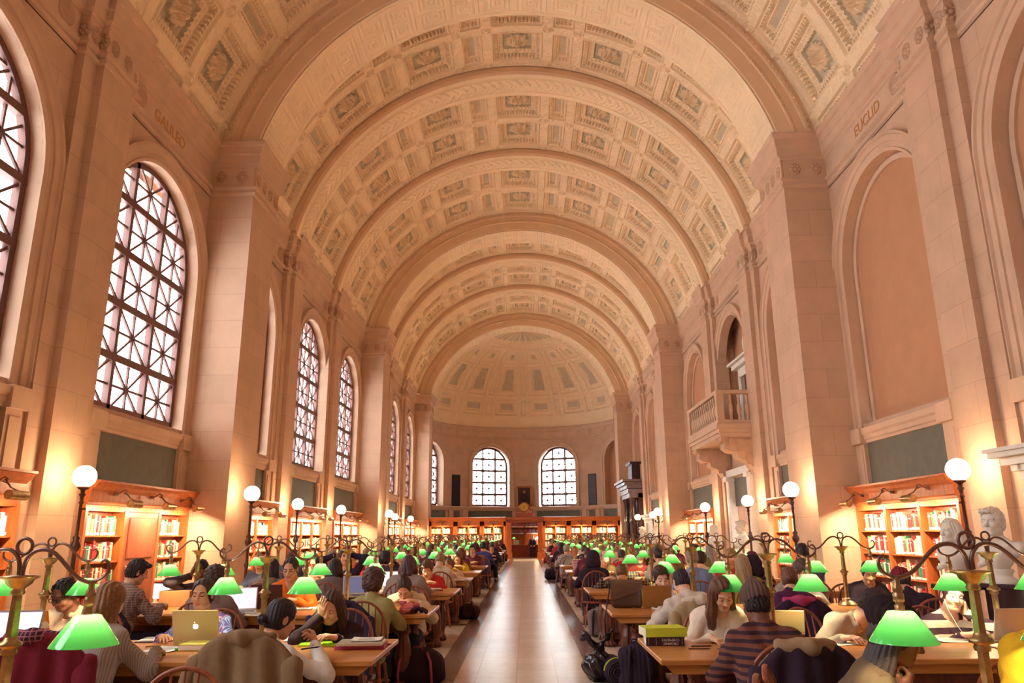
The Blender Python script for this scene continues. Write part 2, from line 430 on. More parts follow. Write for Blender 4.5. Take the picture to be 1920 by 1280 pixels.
# arched surrounds, sill courses, panels, windows and blind niches
def window_mesh(hw, zb, zt, name):
    """bronze grille of an arched window in local (y, z); glass pane separate"""
    mb = MB(); zsp = zt - hw; w = .06
    def bar(p, q, w, d=.07):
        p, q = Vector((0, *p)), Vector((0, *q)); dv = q - p; L = dv.length
        if L < .04: return
        M = Matrix.Rotation(math.atan2(dv.z, dv.y), 4, 'X')
        mb.box((p + q) / 2, (d, L, w), 0, M=M)
    def inside(y, z): return abs(y) <= hw + 1e-6 and (z <= zsp or y * y + (z - zsp) ** 2 <= hw * hw + 1e-6)
    def clip(p, q):
        n = 40; ts = [t / n for t in range(n + 1) if inside(p[0] + (q[0] - p[0]) * t / n, p[1] + (q[1] - p[1]) * t / n)]
        if len(ts) < 2: return None
        f = lambda t: (p[0] + (q[0] - p[0]) * t, p[1] + (q[1] - p[1]) * t)
        return f(ts[0]), f(ts[-1])
    out = arch_poly(0, hw - .05, zb + .07, zt - .05, 24)
    for a, b in zip(out, out[1:] + out[:1]): bar(a, b, .14, .12)
    rows = 5; dz = (zt - zb) / rows; dy = 2 * hw / 3
    for k in (-.5, .5):
        c = clip((k * dy, zb), (k * dy, zt)); bar(*c, .10, .12)
    for r in range(1, rows):
        z = zb + r * dz; c = clip((-hw, z), (hw, z)); bar(*c, .14, .13)
    for r in range(rows):
        for k in (-1, 0, 1):
            cy, cz = k * dy, zb + (r + .5) * dz; a, b = dy / 2, dz / 2
            for (u, v) in ((a, b), (a, -b), (a, 0), (0, b)):
                c = clip((cy - u, cz - v), (cy + u, cz + v))
                if c: bar(*c, .044, .04)
            if inside(cy, cz): mb.lathe([(.055, -.03), (.055, .03)], (0, cy, cz), 8, axis=(1, 0, 0))
    return mb.mesh(name, WFRAME)
def pane_mesh(hw, zb, zt):
    pl = arch_poly(0, hw, zb, zt, 24); n = len(pl)
    mb = MB(); mb.add([(0, y, z) for y, z in pl], [tuple(range(n))]); return mb.mesh('pane', PANE)
WMESH = {}
SILL = [(0, 3.30), (.06, 3.31), (.07, 3.36), (.10, 3.38), (.10, 3.46), (.14, 3.50), (.15, 3.60), (.05, 3.62), (-.2, 3.64)]
nwin = 0
for sgn in (-1, 1):
    for i, (y0, y1, yc, hw) in enumerate(OPEN):
        mb = MB(); ring(mb, yc, hw, 3.62, ZT, ARCHV, sgn)
        # sill course, small pedestals under the archivolt
        P = np.array([[(sgn * (XW - d), y, z) for d, z in SILL] for y in (y0, y1)]); mb.grid(P, 0, flip=(sgn < 0))
        for yy in (y0 + .22, y1 - .2):
            mb.box((sgn * (XW - .02), yy, 2.87), (.16, .40, .9)); mb.box((sgn * (XW - .06), yy, 3.46), (.24, .46, .32))
            mb.box((sgn * (XW - .10), yy, 2.83), (.04, .26, .72))
        struct(mb.build('trim_%d' % (20 + i + (0 if sgn < 0 else 10)), STONE2))
        mb = MB(); mb.box((sgn * (XW - .005), (y0 + y1) / 2, 2.85), (.03, y1 - y0 - .8, .92)); struct(mb.build('wall_panel', OLIVE))
        if sgn < 0:
            key = round(hw, 2)
            if key not in WMESH: WMESH[key] = (window_mesh(hw, ZB, ZT, 'window_grille'), pane_mesh(hw, ZB, ZT))
            nwin += 1
            w = put('window_%d' % nwin, WMESH[key][0], None, (sgn * XG, yc, 0)); struct(w)
            put('pane', WMESH[key][1], w, (-.06, 0, 0))
        elif i in (3,): pass
        else:
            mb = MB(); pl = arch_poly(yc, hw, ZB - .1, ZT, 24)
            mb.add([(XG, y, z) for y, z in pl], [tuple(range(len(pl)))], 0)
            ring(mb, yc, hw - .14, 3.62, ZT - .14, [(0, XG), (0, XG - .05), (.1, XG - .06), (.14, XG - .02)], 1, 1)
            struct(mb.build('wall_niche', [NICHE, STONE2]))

# ------------------------------------------------------------------ vault
def cyl(a, y, r): return np.stack([r * np.sin(a), y + 0 * a, CZ + r * np.cos(a)], -1)
rng = np.random.default_rng(3)
def vnoise(shape, f, seed):
    g = np.random.default_rng(seed).random((int(shape[0] / f) + 3, int(shape[1] / f) + 3))
    y = np.arange(shape[0]) / f; x = np.arange(shape[1]) / f; yi = y.astype(int); xi = x.astype(int); fy = (y - yi)[:, None]; fx = (x - xi)[None]
    fy = fy * fy * (3 - 2 * fy); fx = fx * fx * (3 - 2 * fx)
    return (g[yi][:, xi] * (1 - fy) * (1 - fx) + g[yi + 1][:, xi] * fy * (1 - fx) + g[yi][:, xi + 1] * (1 - fy) * fx + g[yi + 1][:, xi + 1] * fy * fx)
def coffer_section(Ly, res=.03, rows=2):
    """depth map of a vault section: 7 rosette coffers alternating with narrow ones round the arc, in `rows` rows"""
    Ls = 2 * ANG_V * R_V; ns = int(Ls / res) + 1; nv = int(Ly / res) + 1
    s = np.linspace(-Ls / 2, Ls / 2, ns)[:, None] + np.zeros((1, nv)); v = np.linspace(0, Ly, nv)[None] + np.zeros((ns, 1))
    per = Ls / 7.02; pv = (Ly - .24) / rows
    sl = (s + per / 2) % per - per / 2                    # distance to the large coffer centre
    sn = s % per - per / 2                                # to the narrow coffer centre
    vl = (v - .12) % pv - pv / 2
    D = np.zeros_like(s); M = np.zeros((ns, nv), int)
    hv = pv / 2 - .17
    HL, HN = per * .283, per * .118
    orn = vnoise((ns, nv), 2.2, 5)
    D += .035 * (orn - .5)                                # foliage in the flat bands
    for h, sc in ((HL, sl), (HN, sn)):
        dx = h - np.abs(sc); dy = hv - np.abs(vl); d = np.minimum(dx, dy)   # inset from the coffer edge
        t = np.where(dx < dy, v, s)                       # coordinate along that edge
        dent = (np.sin(t * 2 * PI / .115) > -.2)
        egg = np.abs(np.sin(t * PI / .13))
        lim = min(h, hv)
        dep = np.select([d < 0, d < .05, d < .10, d < .19, d < .25, d < .36], [0, -.03, .03, .04 + .10 * (1 - dent), .14, .15 + .05 * (1 - egg)], .17) if h == HL else \
              np.select([d < 0, d < .04, d < .09, d < .15, d < .22], [0, -.03, .03, .04 + .08 * (1 - dent), .12], .14)
        D = np.where(d > 0, dep, D)
        if h == HL:
            rr = np.hypot(sl, vl); an = np.arctan2(vl, sl); f0 = .36
            fld = d > .38
            D = np.where(fld, .24, D); M[fld] = 1
            pet = .33 + .04 * np.cos(an * 9)
            bump = np.where(rr < pet, np.float64(.21) * np.sqrt(np.clip(1 - (rr / pet) ** 2, 0, 1)) * (.75 + .25 * np.cos(an * 9)) + .05 * (rr < .11), 0) * (1 - .35 * (np.abs(rr - .17) < .022))
            D = D - np.where(fld, bump, 0); M[fld & (rr < pet)] = 0
        else:
            fld = d > .245; M[fld] = 1
            D = np.where(d > .215, .17, D)
    # roundels at the crossings of the bands
    sb = np.minimum(np.abs(np.abs(sl) - (HL + (per / 2 - HN - HL) / 2)), 9)
    vb = np.minimum((v - .12) % pv, pv - (v - .12) % pv)
    rr = np.hypot(sb, vb); D = np.where(rr < .15, -.03 - .03 * (rr < .07) + .03 * (np.abs(rr - .1) < .022), D)
    edge = np.minimum(v, Ly - v); D = np.where(edge < .05, -.02, D)
    P = cyl(s / R_V, v, R_V + 1.25 * D)
    # crop below the springing cornice
    Mq = np.maximum.reduce([M[:-1, :-1], M[1:, :-1], M[:-1, 1:], M[1:, 1:]])
    return P, Mq
SEC = {}
def vault_section(y0, y1, idx):
    Ly = y1 - y0
    key = 'far' if idx > 3 else 'near'
    if key not in SEC:
        P, Mq = coffer_section(4.3, .03 if key == 'near' else .042); mb = MB(); mb.grid(P, mats=Mq, flip=True); SEC[key] = mb.mesh('coffered_vault', [CREAM, CBLUE])
    o = put('ceiling', SEC[key], None, (0, y0, 0)); o.scale.y = Ly / 4.3; return struct(o)
RIB = 1.15
SECT = [(6.2, 10.45), (11.85, 15.85), (17.4, 21.0), (22.2, 26.3), (27.5, 32.28), (33.83, 37.5), (38.7, 42.7), (43.9, 48.67)]
for i, (a, b) in enumerate(SECT): vault_section(a, b, i)

FRET = ["11111111111111",
        "10000000000001",
        "10111111111101",
        "10100000000101",
        "10101111110101",
        "10101000010101",
        "10101011010101",
        "10101010010111",
        "10101011110000",
        "10101000000000",
        "10101111111111",
        "10100000000000",
        "10111111111111",
        "10000000000000"]
def arch_rib(y0, y1, r, rout, kind, n=360):
    """transverse arch: near face ring, soffit with relief, far face"""
    mb = MB(); a = np.linspace(-ANG_V - .005, ANG_V + .005, n)
    if kind == 'big': a = np.linspace(-ANG - .012, ANG + .012, n)
    # front face: radial profile
    if kind == 'big': rr = np.array([0, .03, .05, .40, .42, .46, .48, .50, .52, .70, .72, .80, .82, .95, 1.0]); dd = np.array([0, 0, -.02, -.02, -.05, -.05, -.02, -.02, .0, .0, -.06, -.06, -.02, -.02, .1])
    else: rr = np.array([0, .25, .5, .75, 1.0]); dd = np.array([0, -.03, 0, .02, .05])
    R = r + rr * (rout - r); A, RR = np.meshgrid(a, R, indexing='ij'); DD = np.repeat(dd[None], n, 0)
    F = np.stack([RR * np.sin(A), y0 + DD, CZ + RR * np.cos(A)], -1); mb.grid(F, 1)
    F2 = np.stack([RR * np.sin(A), y1 - 0 * DD, CZ + RR * np.cos(A)], -1); mb.grid(F2, 1, flip=True)
    if kind == 'big':     # bead rows on the face
        for q, s, st in ((.44, .03, .11), (.78, .045, .16)):
            rad = r + q * (rout - r); cnt = int(2 * ANG * rad / st)
            for j in range(cnt):
                t = -ANG + (j + .5) * 2 * ANG / cnt
                mb.lathe([(s, 0), (s * .7, s * .7), (0, s)], (rad * math.sin(t), y0 - .04, CZ + rad * math.cos(t)), 6, 1, axis=(0, -1, 0), caps=False)
        nv = 52; Ls = 2 * ANG * r; ns = int(Ls / .03)
        s = np.linspace(-ANG - .012, ANG + .012, ns); v = np.linspace(0, y1 - y0, nv); tile = np.array([[int(c) for c in row] for row in FRET])
        tile = np.concatenate([tile, tile[::-1, ::-1]], 0)
        si = ((s * r) / .062).astype(int) % tile.shape[0]; vi = np.clip(((v - .18) / ((y1 - y0) - .36) * 22).astype(int), -1, 22)
        H = np.zeros((ns, nv)); ok = (vi >= 0) & (vi < 22); big = np.concatenate([tile, tile[:, 4:12]], 1)[:, :22]
        H[:, ok] = big[si][:, vi[ok]] * .022; H[:, (v < .1) | (v > y1 - y0 - .1)] = 0.03
        A, VV = np.meshgrid(s, v, indexing='ij'); mb.grid(cyl(A, y0 + VV, r - H + .02), 0, flip=True)
    else:
        w = y1 - y0; v = np.array([0, .03, .06, .14, .16, .22, .25] + list(np.linspace(.27, w - .27, 22)) + [w - .25, w - .2, w - .15, w - .06, w])
        prof = np.interp(v, [0, .06, .061, .14, .16, .22, .25, .27, w - .27, w - .25, w - .2, w - .15, w - .06, w], [0, 0, -.04, -.04, .02, .02, -.03, 0, 0, -.03, 0, .02, 0, 0])
        ns = int(2 * ANG_V * r / .045); s = np.linspace(-ANG_V - .005, ANG_V + .005, ns); A, VV = np.meshgrid(s, v, indexing='ij')
        c = np.abs(VV - w / 2) < (w / 2 - .3)
        H = prof[None] + np.where(c, -.035 * (np.sin(A * r * 2 * PI / .3 + np.abs(VV - w / 2) * 14) > 0), 0)
        mb.grid(cyl(A, y0 + VV, r + H), 0, flip=True)
    return struct(mb.build('ceiling_rib', [CREAM, TAN]))
for y in PIERS: arch_rib(y, y + PLEN, R_A, R_V + .06, 'big', 300)
for y in (10.45, 21.0, 26.3, 37.5, 42.7): arch_rib(y, y + 1.2, R_V - .34, R_V + .06, 'small', 200)
# backing above the vault so that no daylight leaks in, thin plaster lining over wall tops
mb = MB(); a = np.linspace(-ANG_V - .25, ANG_V + .25, 60); A, YY = np.meshgrid(a, np.array([5.6, 50.3]), indexing='ij'); mb.grid(cyl(A, YY, R_V + .5), 0, flip=True)
struct(mb.build('roof', TAN))

# ------------------------------------------------------------------ apse: half cylinder wall, half dome
AC, AR = 51.6, 7.25     # centre Y and radius
def apt(phi, r, z): return (r * math.sin(phi), AC + r * math.cos(phi), z)
def apse_wall():
    mb = MB(); holes = [(-.365, .21), (.365, .21), (-1.17, .2), (1.17, .2)]
    zt = 8.15
    phis = np.linspace(-PI / 2, PI / 2, 181)
    def hole_z(p):
        for c, h in holes:
            if abs(p - c) < h:
                u = (p - c) / h; hw = h * AR; return zt - hw + hw * math.sqrt(max(0, 1 - u * u))
        return None
    crit = sorted(set(list(phis) + [c + s * h for c, h in holes for s in (-1, 1)] + [c + h * math.sin(t) for c, h in holes for t in np.linspace(-PI / 2, PI / 2, 25)]))
    for a, b in zip(crit[:-1], crit[1:]):
        za, zb = hole_z(a), hole_z(b); mid = hole_z((a + b) / 2)
        if mid is None:
            mb.add([apt(a, AR, 0), apt(a, AR, 8.9), apt(b, AR, 8.9), apt(b, AR, 0)], [(0, 1, 2, 3)])
        else:
            za = za or zt - .21 * AR; zb = zb or zt - .21 * AR
            mb.add([apt(a, AR, 0), apt(a, AR, 3.6), apt(b, AR, 3.6), apt(b, AR, 0)], [(0, 1, 2, 3)])
            mb.add([apt(a, AR, za), apt(a, AR, 8.9), apt(b, AR, 8.9), apt(b, AR, zb)], [(0, 1, 2, 3)])
            for (p, q, r_, s_) in ((apt(a, AR, za), apt(b, AR, zb), apt(b, AR + .55, zb), apt(a, AR + .55, za)), (apt(a, AR, 3.6), apt(a, AR + .55, 3.6), apt(b, AR + .55, 3.6), apt(b, AR, 3.6))):
                mb.add([p, q, r_, s_], [(0, 1, 2, 3)])
    for c, h in holes:
        for s in (-1, 1):
            p = c + s * h; zz = zt - h * AR
            mb.add([apt(p, AR, 3.6), apt(p, AR + .55, 3.6), apt(p, AR + .55, zz), apt(p, AR, zz)], [(0, 1, 2, 3)])
    for s in (-1, 1):   # short straight flanks between the last pier and the half cylinder
        mb.add([(s * AR, 50.2, 0), (s * AR, AC, 0), (s * AR, AC, 10.4), (s * AR, 50.2, 10.4)], [(0, 1, 2, 3)])
        mb.add([(s * 6.1, 50.2, 0), (s * AR, 50.2, 0), (s * AR, 50.2, 10.5), (s * 6.1, 50.2, 10.5)], [(0, 1, 2, 3)])
    struct(mb.build('wall_back', STONE))
    mb = MB()
    def band(prof, p0=-PI / 2, p1=PI / 2, n=90, m=0):
        ph = np.linspace(p0, p1, n); mb.grid(np.array([[apt(p, AR - d, z) for d, z in prof] for p in ph]), m)
    band([(0, 8.75), (.08, 8.78), (.08, 8.86), (.02, 8.9), (.02, 9.3), (.05, 9.33), (.10, 9.36), (.14, 9.42), (.18, 9.55), (.22, 9.58), (.22, 9.66), (0, 9.70)])
    band([(0, 3.28), (.06, 3.3), (.1, 3.4), (.14, 3.5), (.14, 3.58), (0, 3.6)])
    for c, h in holes:   # archivolts
        rows = []
        for t in np.linspace(0, PI, 25):
            rows.append([apt(c - (h + w / AR) * math.cos(t), AR - d, zt - h * AR + (h * AR + w) * math.sin(t)) for w, d in ((0, 0), (0, .05), (.15, .06), (.17, .1), (.32, .1), (.36, 0))])
        rows.insert(0, [(x, y, 3.6) for x, y, z in rows[0]]); rows.append([(x, y, 3.6) for x, y, z in rows[-1]])
        mb.grid(np.array(rows))
    for p in (-1.42, -.86, -.68, -.08, .08, .68, .86, 1.42):   # pedestals under the sill
        q = Matrix.Rotation(-p, 4, 'Z'); mb.box(apt(p, AR - .03, 2.7), (.32, .14, 1.3), 0, M=q)
    for p in (-1.0, -.77, -.62, -.28, 0, .28, .62, .77, 1.0, 1.2, -1.2): # flower bosses in the frieze
        mb.lathe([(.16, 0), (.14, .05), (.06, .07), (0, .05)], apt(p, AR - .02, 9.1), 9, axis=(-math.sin(p), -math.cos(p), 0), caps=False)
    struct(mb.build('trim_5', STONE2))
    mb = MB()
    for a, b in ((-1.36, -.93), (-.81, -.73), (-.62, -.13), (.13, .62), (.73, .81), (.93, 1.36)):
        ph = np.linspace(a, b, 8); mb.grid(np.array([[apt(p, AR - .015, z) for z in (2.2, 3.26)] for p in ph]))
    struct(mb.build('wall_panel', OLIVE))
    # two grilled windows and one at the left flank; the right flank is blind
    hw = .21 * AR - .02; wm = window_mesh(hw, 3.62, zt - .02, 'window_grille'); pm = pane_mesh(hw, 3.62, zt - .02)
    for k, (c, h) in enumerate(holes):
        x, y, z = apt(c, AR + .42, 0)
        if k == 3:
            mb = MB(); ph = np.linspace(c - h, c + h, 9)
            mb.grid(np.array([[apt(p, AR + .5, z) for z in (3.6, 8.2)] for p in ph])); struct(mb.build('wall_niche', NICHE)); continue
        w = struct(put('window_%d' % (9 + k), wm, None, (x, y, 0), PI / 2 - c)); put('pane', pm, w, (.06, 0, 0))
apse_wall()
def apse_dome():
    z0 = 9.7; RX = AR - .02; H = 6.0; eye = .30    # shallow half dome (ellipsoid), flat lunette sun at the crown
    nt_, np_ = 150, 300
    th = np.linspace(0, PI / 2, nt_)[:, None]; ph = np.linspace(-PI / 2, PI / 2, np_)[None]
    T, P = np.broadcast_arrays(th, ph)
    t = T / (PI / 2); D = np.zeros(T.shape); M = np.zeros((nt_, np_), int)
    nseg = 8; u = ((P + PI / 2) / PI * nseg) % 1
    # alternate wide and narrow gores: remap u about the nine wide ones
    wide = np.abs(u - .5) < .33; narrow = np.abs((u + .5) % 1 - .5) < .085
    scale = np.cos(T) * AR * PI / nseg
    for zone, hw_ in ((wide, .33), (narrow, .085)):
        uu = np.abs(u - .5) if zone is wide else np.abs((u + .5) % 1 - .5)
        for a, b in ((.10, .235), (.265, .53), (.555, .68)):
            inz = zone & (t > a) & (t < b)
            d = np.minimum((hw_ - uu) * scale, np.minimum(t - a, b - t) * 10.)
            dep = np.select([d < .07, d < .14, d < .3, d < .38], [-.05, .03, .06, .01], .09)
            D = np.where(inz & (d > 0), dep, D)
            f = inz & (d > .42) & (hw_ > .2); M[f] = 1
    rib = ~(wide | narrow) & (t > .08) & (t < .7); D = np.where(rib, -.06 + .03 * (np.sin(t * 160) > 0), D)
    for a, b, v in ((.70, .72, -.08), (.735, .755, -.05), (.76, .80, .03)): D = np.where((t > a) & (t < b), v + .02 * np.sin(P * 120), D)
    sun = t > .80; us = ((P + PI / 2) / PI * 13) % 1; D = np.where(sun, np.where(np.abs(us - .5) < .4, .06, -.03), D); M[sun & (np.abs(us - .5) < .34)] = 1
    R = 1 + D / AR
    X = RX * np.cos(T) * np.sin(P) * R; Y = AC + RX * np.cos(T) * np.cos(P) * R; Z = z0 + H * np.sin(T) * R
    mb = MB(); mb.grid(np.stack([X, Y, Z], -1), mats=M[:-1, :-1]); struct(mb.build('ceiling', [CREAM, CBLUE]))
    # soffit between the last arch and the dome mouth
    mb = MB(); a = np.linspace(-PI / 2, PI / 2, 80)
    rows = [[(AHW * math.sin(ANG_V) * 0 + R_A * math.sin(q * ANG / (PI / 2)), 50.2, CZ + R_A * math.cos(q * ANG / (PI / 2))), (RX * math.sin(q), AC + .02, z0 + H * math.cos(q) + .0)] for q in a]
    mb.grid(np.array(rows), flip=True); struct(mb.build('ceiling', CREAM))
apse_dome()
mb = MB(); ph = np.linspace(-PI / 2, PI / 2, 60); mb.grid(np.array([[apt(p, AR + q, z) for q, z in ((.0, 8.85), (.6, 8.85), (.6, 9.9), (.3, 11.5), (-1.2, 14.2), (-5, 16.2), (-7.2, 16.4))] for p in ph])); struct(mb.build('roof', TAN))

# the hall behind the camera: plain walls closing the room, windows on the left continue
mb = MB()
wall_with_hole(mb, XW, -.9, 4.1, 0, 10.6, arch_poly(1.6, 1.85, ZB, ZT), -1); mb.add([(-XW, -5.9, 0), (-XW, -.9, 0), (-XW, -.9, 10.6), (-XW, -5.9, 10.6)], [(0, 1, 2, 3)])
mb.add([(-XW, 4.1, 0), (-XW, 5.62, 0), (-XW, 5.62, 10.6), (-XW, 4.1, 10.6)], [(0, 1, 2, 3)])
mb.add([(XW, -5.9, 0), (XW, 5.62, 0), (XW, 5.62, 10.6), (XW, -5.9, 10.6)], [(3, 2, 1, 0)])
mb.add([(-XW, -5.9, 0), (XW, -5.9, 0), (XW, -5.9, 17), (-XW, -5.9, 17)], [(0, 1, 2, 3)])
struct(mb.build('wall_front', STONE))
mb = MB(); a = np.linspace(-ANG_V, ANG_V, 50); A, YY = np.meshgrid(a, np.array([-5.9, 6.25]), indexing='ij'); mb.grid(cyl(A, YY, R_V), 0, flip=True); struct(mb.build('ceiling', CREAM))
# ------------------------------------------------------------------ furniture
TABH = .74
TY = [2.38 + 2.92 * k for k in range(15)]     # near edge of each row of tables; row 0 is just below the frame
TDEP = 1.08
LX0, LX1 = -4.62, -.91                        # left tables
RX0, RX1 = 1.0, 4.72                          # right tables
def table_proto():
    t = thing('reading_table', 'x', 'table')
    L = LX1 - LX0
    mb = MB(); prof = [(0, .655), (.03, .655), (.05, .68), (.035, .70), (.0, .705), (0, .74)]
    mb.box((0, 0, .722), (L, TDEP, .036), bev=.006); mb.prism([(-L / 2 + .03, .70), (-L / 2 + .09, .645), (L / 2 - .09, .645), (L / 2 - .03, .70)], -TDEP / 2 + .035, TDEP / 2 - .035, 1)
    mb.build('tabletop', OAK, t)
    mb = MB(); mb.box((0, -.4, .61), (L - .5, .03, .09)); mb.box((0, .4, .61), (L - .5, .03, .09)); mb.build('apron', DOAK, t)
    leg = MB(); leg.lathe([(.085, 0), (.095, .03), (.08, .07), (.06, .11), (.062, .14), (.085, .22), (.092, .32), (.08, .42), (.058, .50), (.055, .53), (.075, .55), (.075, .58), (.06, .60), (.06, .645)], seg=20, flute=.09, smooth=False)
    for a in (-.9, -.3, .3, .9): leg.lathe([(.0, -.03), (.028, -.01), (.03, .02), (.0, .045)], (.085 * math.sin(a), -.085 * math.cos(a), .03), 7, caps=False)
    lm = leg.mesh('leg', DOAK)
    for sx in (-1, 1):
        for sy in (-1, 1):
            for q in (.28, .50): put('leg', lm, t, (sx * (L / 2 - q), sy * .34, 0))
        mb = MB(); mb.box((sx * (L / 2 - .39), 0, .12), (.3, .6, .1), bev=.02); mb.build('foot_rail', DOAK, t)
    mb = MB(); mb.box((0, 0, .14), (L - .9, .09, .11), bev=.015); mb.build('stretcher', DOAK, t)
    return t
TABS = {}
tp = table_proto()
for side in (0, 1):
    for k, y in enumerate(TY):
        x = (LX0 + LX1) / 2 if side == 0 else (RX0 + RX1) / 2
        nm = 'left' if side == 0 else 'right'
        lab = f'long oak reading table, {ORD[k]} from the front in the {nm} row'
        if k == 0 and side == 0: o = tp; o.location = (x, y + TDEP / 2, 0); o['label'] = lab
        else: o = dup(tp, (x, y + TDEP / 2, 0), 0, lab)
        o['group'] = 'oak reading tables'; TABS[(side, k)] = o

# Windsor chair: the sitter faces +y
def chair_proto():
    t = thing('windsor_chair', 'x', 'chair')
    mb = MB(); n = 26
    a = np.linspace(0, 2 * PI, n, endpoint=False)
    ring_ = lambda r, z: np.stack([.235 * r * np.sign(np.cos(a)) * np.abs(np.cos(a)) ** .8, .215 * r * np.sign(np.sin(a)) * np.abs(np.sin(a)) ** .8, np.full(n, z)], -1)
    rows = [ring_(.9, .415), ring_(1.0, .425), ring_(1.0, .445), ring_(.96, .452), ring_(.6, .44), ring_(.05, .438)]
    P = np.stack(rows); P = np.concatenate([P, P[:, :1]], 1); mb.grid(P, 0, True); mb.build('seat', CHAIRW, t)
    hoop = []; hw, zt = .235, .99
    for u in np.linspace(0, 1, 31):
        th = PI * u; x = -hw * math.cos(th) * (1 + .06 * math.sin(th)); z = .44 + (zt - .44) * math.sin(th) ** .55
        hoop.append((x, -.17 - (z - .44) * .22, z))
    MB().tube(hoop, .013, 8).build('back_hoop', CHAIRW, t)
    for i in range(7):
        x = (i - 3) * .058; top = max((z for (hx, hy, z) in hoop if abs(hx - x * 1.15) < .03), default=.9)
        MB().tube([(x * .8, -.165, .445), (x * 1.08, -.165 - (top - .44) * .12, (top + .445) / 2), (x * 1.15, -.17 - (top - .44) * .22, top)], [.006, .0085, .006], 6).build('spindle', CHAIRW, t)
    lp = [(.011, 0), (.016, .06), (.021, .14), (.017, .17), (.022, .19), (.014, .24), (.02, .32), (.013, .40), (.012, .425)]
    for sx in (-1, 1):
        for sy in (-1, 1):
            ax = Vector((-sx * .055, -sy * .07, .43)).normalized()
            MB().lathe(lp, (sx * .20, sy * .20, 0), 9, axis=ax).build('leg', CHAIRW, t)
    for sx in (-1, 1): MB().tube([(sx * .175, -.165, .17), (sx * .17, .165, .17)], [.011, .011], 6).build('stretcher', CHAIRW, t)
    MB().tube([(-.17, 0, .17), (0, 0, .17), (.17, 0, .17)], [.010, .015, .010], 6).build('stretcher', CHAIRW, t)
    return t
CH0 = chair_proto(); CH_used = [False]
def chair(x, y, rz, label):
    """rz 0: sitter faces away from the camera (+y)"""
    if not CH_used[0]:
        CH_used[0] = True; o = CH0; o.location = (x, y, 0); o.rotation_euler.z = rz; o['label'] = label
    else: o = dup(CH0, (x, y, 0), rz, label)
    o['group'] = 'windsor chairs at the tables'; o.scale.z = .93; return o

# two-armed table lamp
def lamp_proto():
    t = thing('table_lamp', 'x', 'lamp')
    MB().lathe([(.105, 0), (.108, .012), (.09, .02), (.085, .035), (.05, .05), (.04, .06), (.045, .07), (.028, .085)], seg=20).build('base', BRASS, t)
    mb = MB(); mb.lathe([(.024, .08), (.024, .33)], seg=12, flute=.12, smooth=False); mb.lathe([(.03, .33), (.034, .345), (.028, .355), (.047, .362), (.047, .375), (.03, .385), (.024, .40)], seg=16)
    mb.lathe([(.026, .40), (.021, .57)], seg=12, flute=.12, smooth=False)
    mb.lathe([(.024, .57), (.03, .58), (.024, .59), (.03, .60), (.05, .615), (.055, .63), (.075, .64), (.078, .648), (.02, .652)], seg=18); mb.build('pole', BRASS, t)
    MB().tube([(.033 * math.cos(a), 0, .772 + .033 * math.sin(a)) for a in np.linspace(0, 2 * PI, 20, endpoint=False)], .0075, 7, closed=True).build('ring_finial', BRONZE, t)
    for s in (-1, 1):
        pts = [(.006, .64), (.012, .70), (.03, .735), (.06, .755), (.10, .757), (.14, .74), (.18, .705), (.22, .665), (.26, .635), (.30, .622), (.34, .625), (.372, .645), (.385, .675), (.378, .702), (.36, .712), (.346, .70)]
        # smooth by Catmull-Rom
        P = np.array(pts); Q = []
        for i in range(len(P) - 1):
            p0, p1, p2, p3 = P[max(i - 1, 0)], P[i], P[i + 1], P[min(i + 2, len(P) - 1)]
            for u in (0, .5): Q.append(.5 * (2 * p1 + (p2 - p0) * u + (2 * p0 - 5 * p1 + 4 * p2 - p3) * u * u + (3 * p1 - p0 - 3 * p2 + p3) * u ** 3))
        Q.append(P[-1]); Q = np.array(Q); rr = np.interp(np.arange(len(Q)), [0, len(Q) * .7, len(Q)], [.0095, .009, .005])
        MB().tube(np.stack([s * Q[:, 0], 0 * Q[:, 0], Q[:, 1]], -1), rr, 8).build('arm', BRONZE, t)
        x = s * .318
        MB().lathe([(.018, .0), (.02, .02), (.014, .03), (.022, .04), (.022, .07), (.017, .075), (.02, .08), (.02, .095), (.012, .11), (.013, .14)], (x, 0, .487), 14).build('socket', BRASS, t)
        sh = MB().lathe([(.135, .365), (.132, .372), (.055, .482), (.05, .487), (.03, .49)], (x, 0, 0), 28, caps=False).build('lamp_shade', GREEN, t)
        ld = LBULB; lo = bpy.data.objects.new('bulb_light', ld); COL.objects.link(lo); lo.parent = t; lo.location = (x, 0, .468)
    return t
LBULB = bpy.data.lights.new('bulb_light', 'POINT'); LBULB.energy = 8; LBULB.color = (1, .80, .52); LBULB.shadow_soft_size = .022
lp0 = lamp_proto(); first = True
for side in (0, 1):
    for k, y in enumerate(TY):
        for j, off in enumerate((1.05, 2.73)):
            off = ((1.05 if k else 1.16), 2.82)[j] if side == 0 else ((1.04 if k else 1.01), 2.78)[j]
            x = (LX1 - off) if side == 0 else (RX0 + off); yy = y + TDEP / 2 + (.42 if k == 0 else .36 if k == 1 else .27)
            lab = f"green-shaded brass lamp, {'aisle' if j == 0 else 'wall'} end of the {ORD[k]} table in the {'left' if side == 0 else 'right'} row"
            if first: lp0.location = (x, yy, TABH); lp0['label'] = lab; first = False; lp0['group'] = 'green-shaded table lamps'
            else: dup(lp0, (x, yy, TABH), 0, lab, 'green-shaded table lamps')

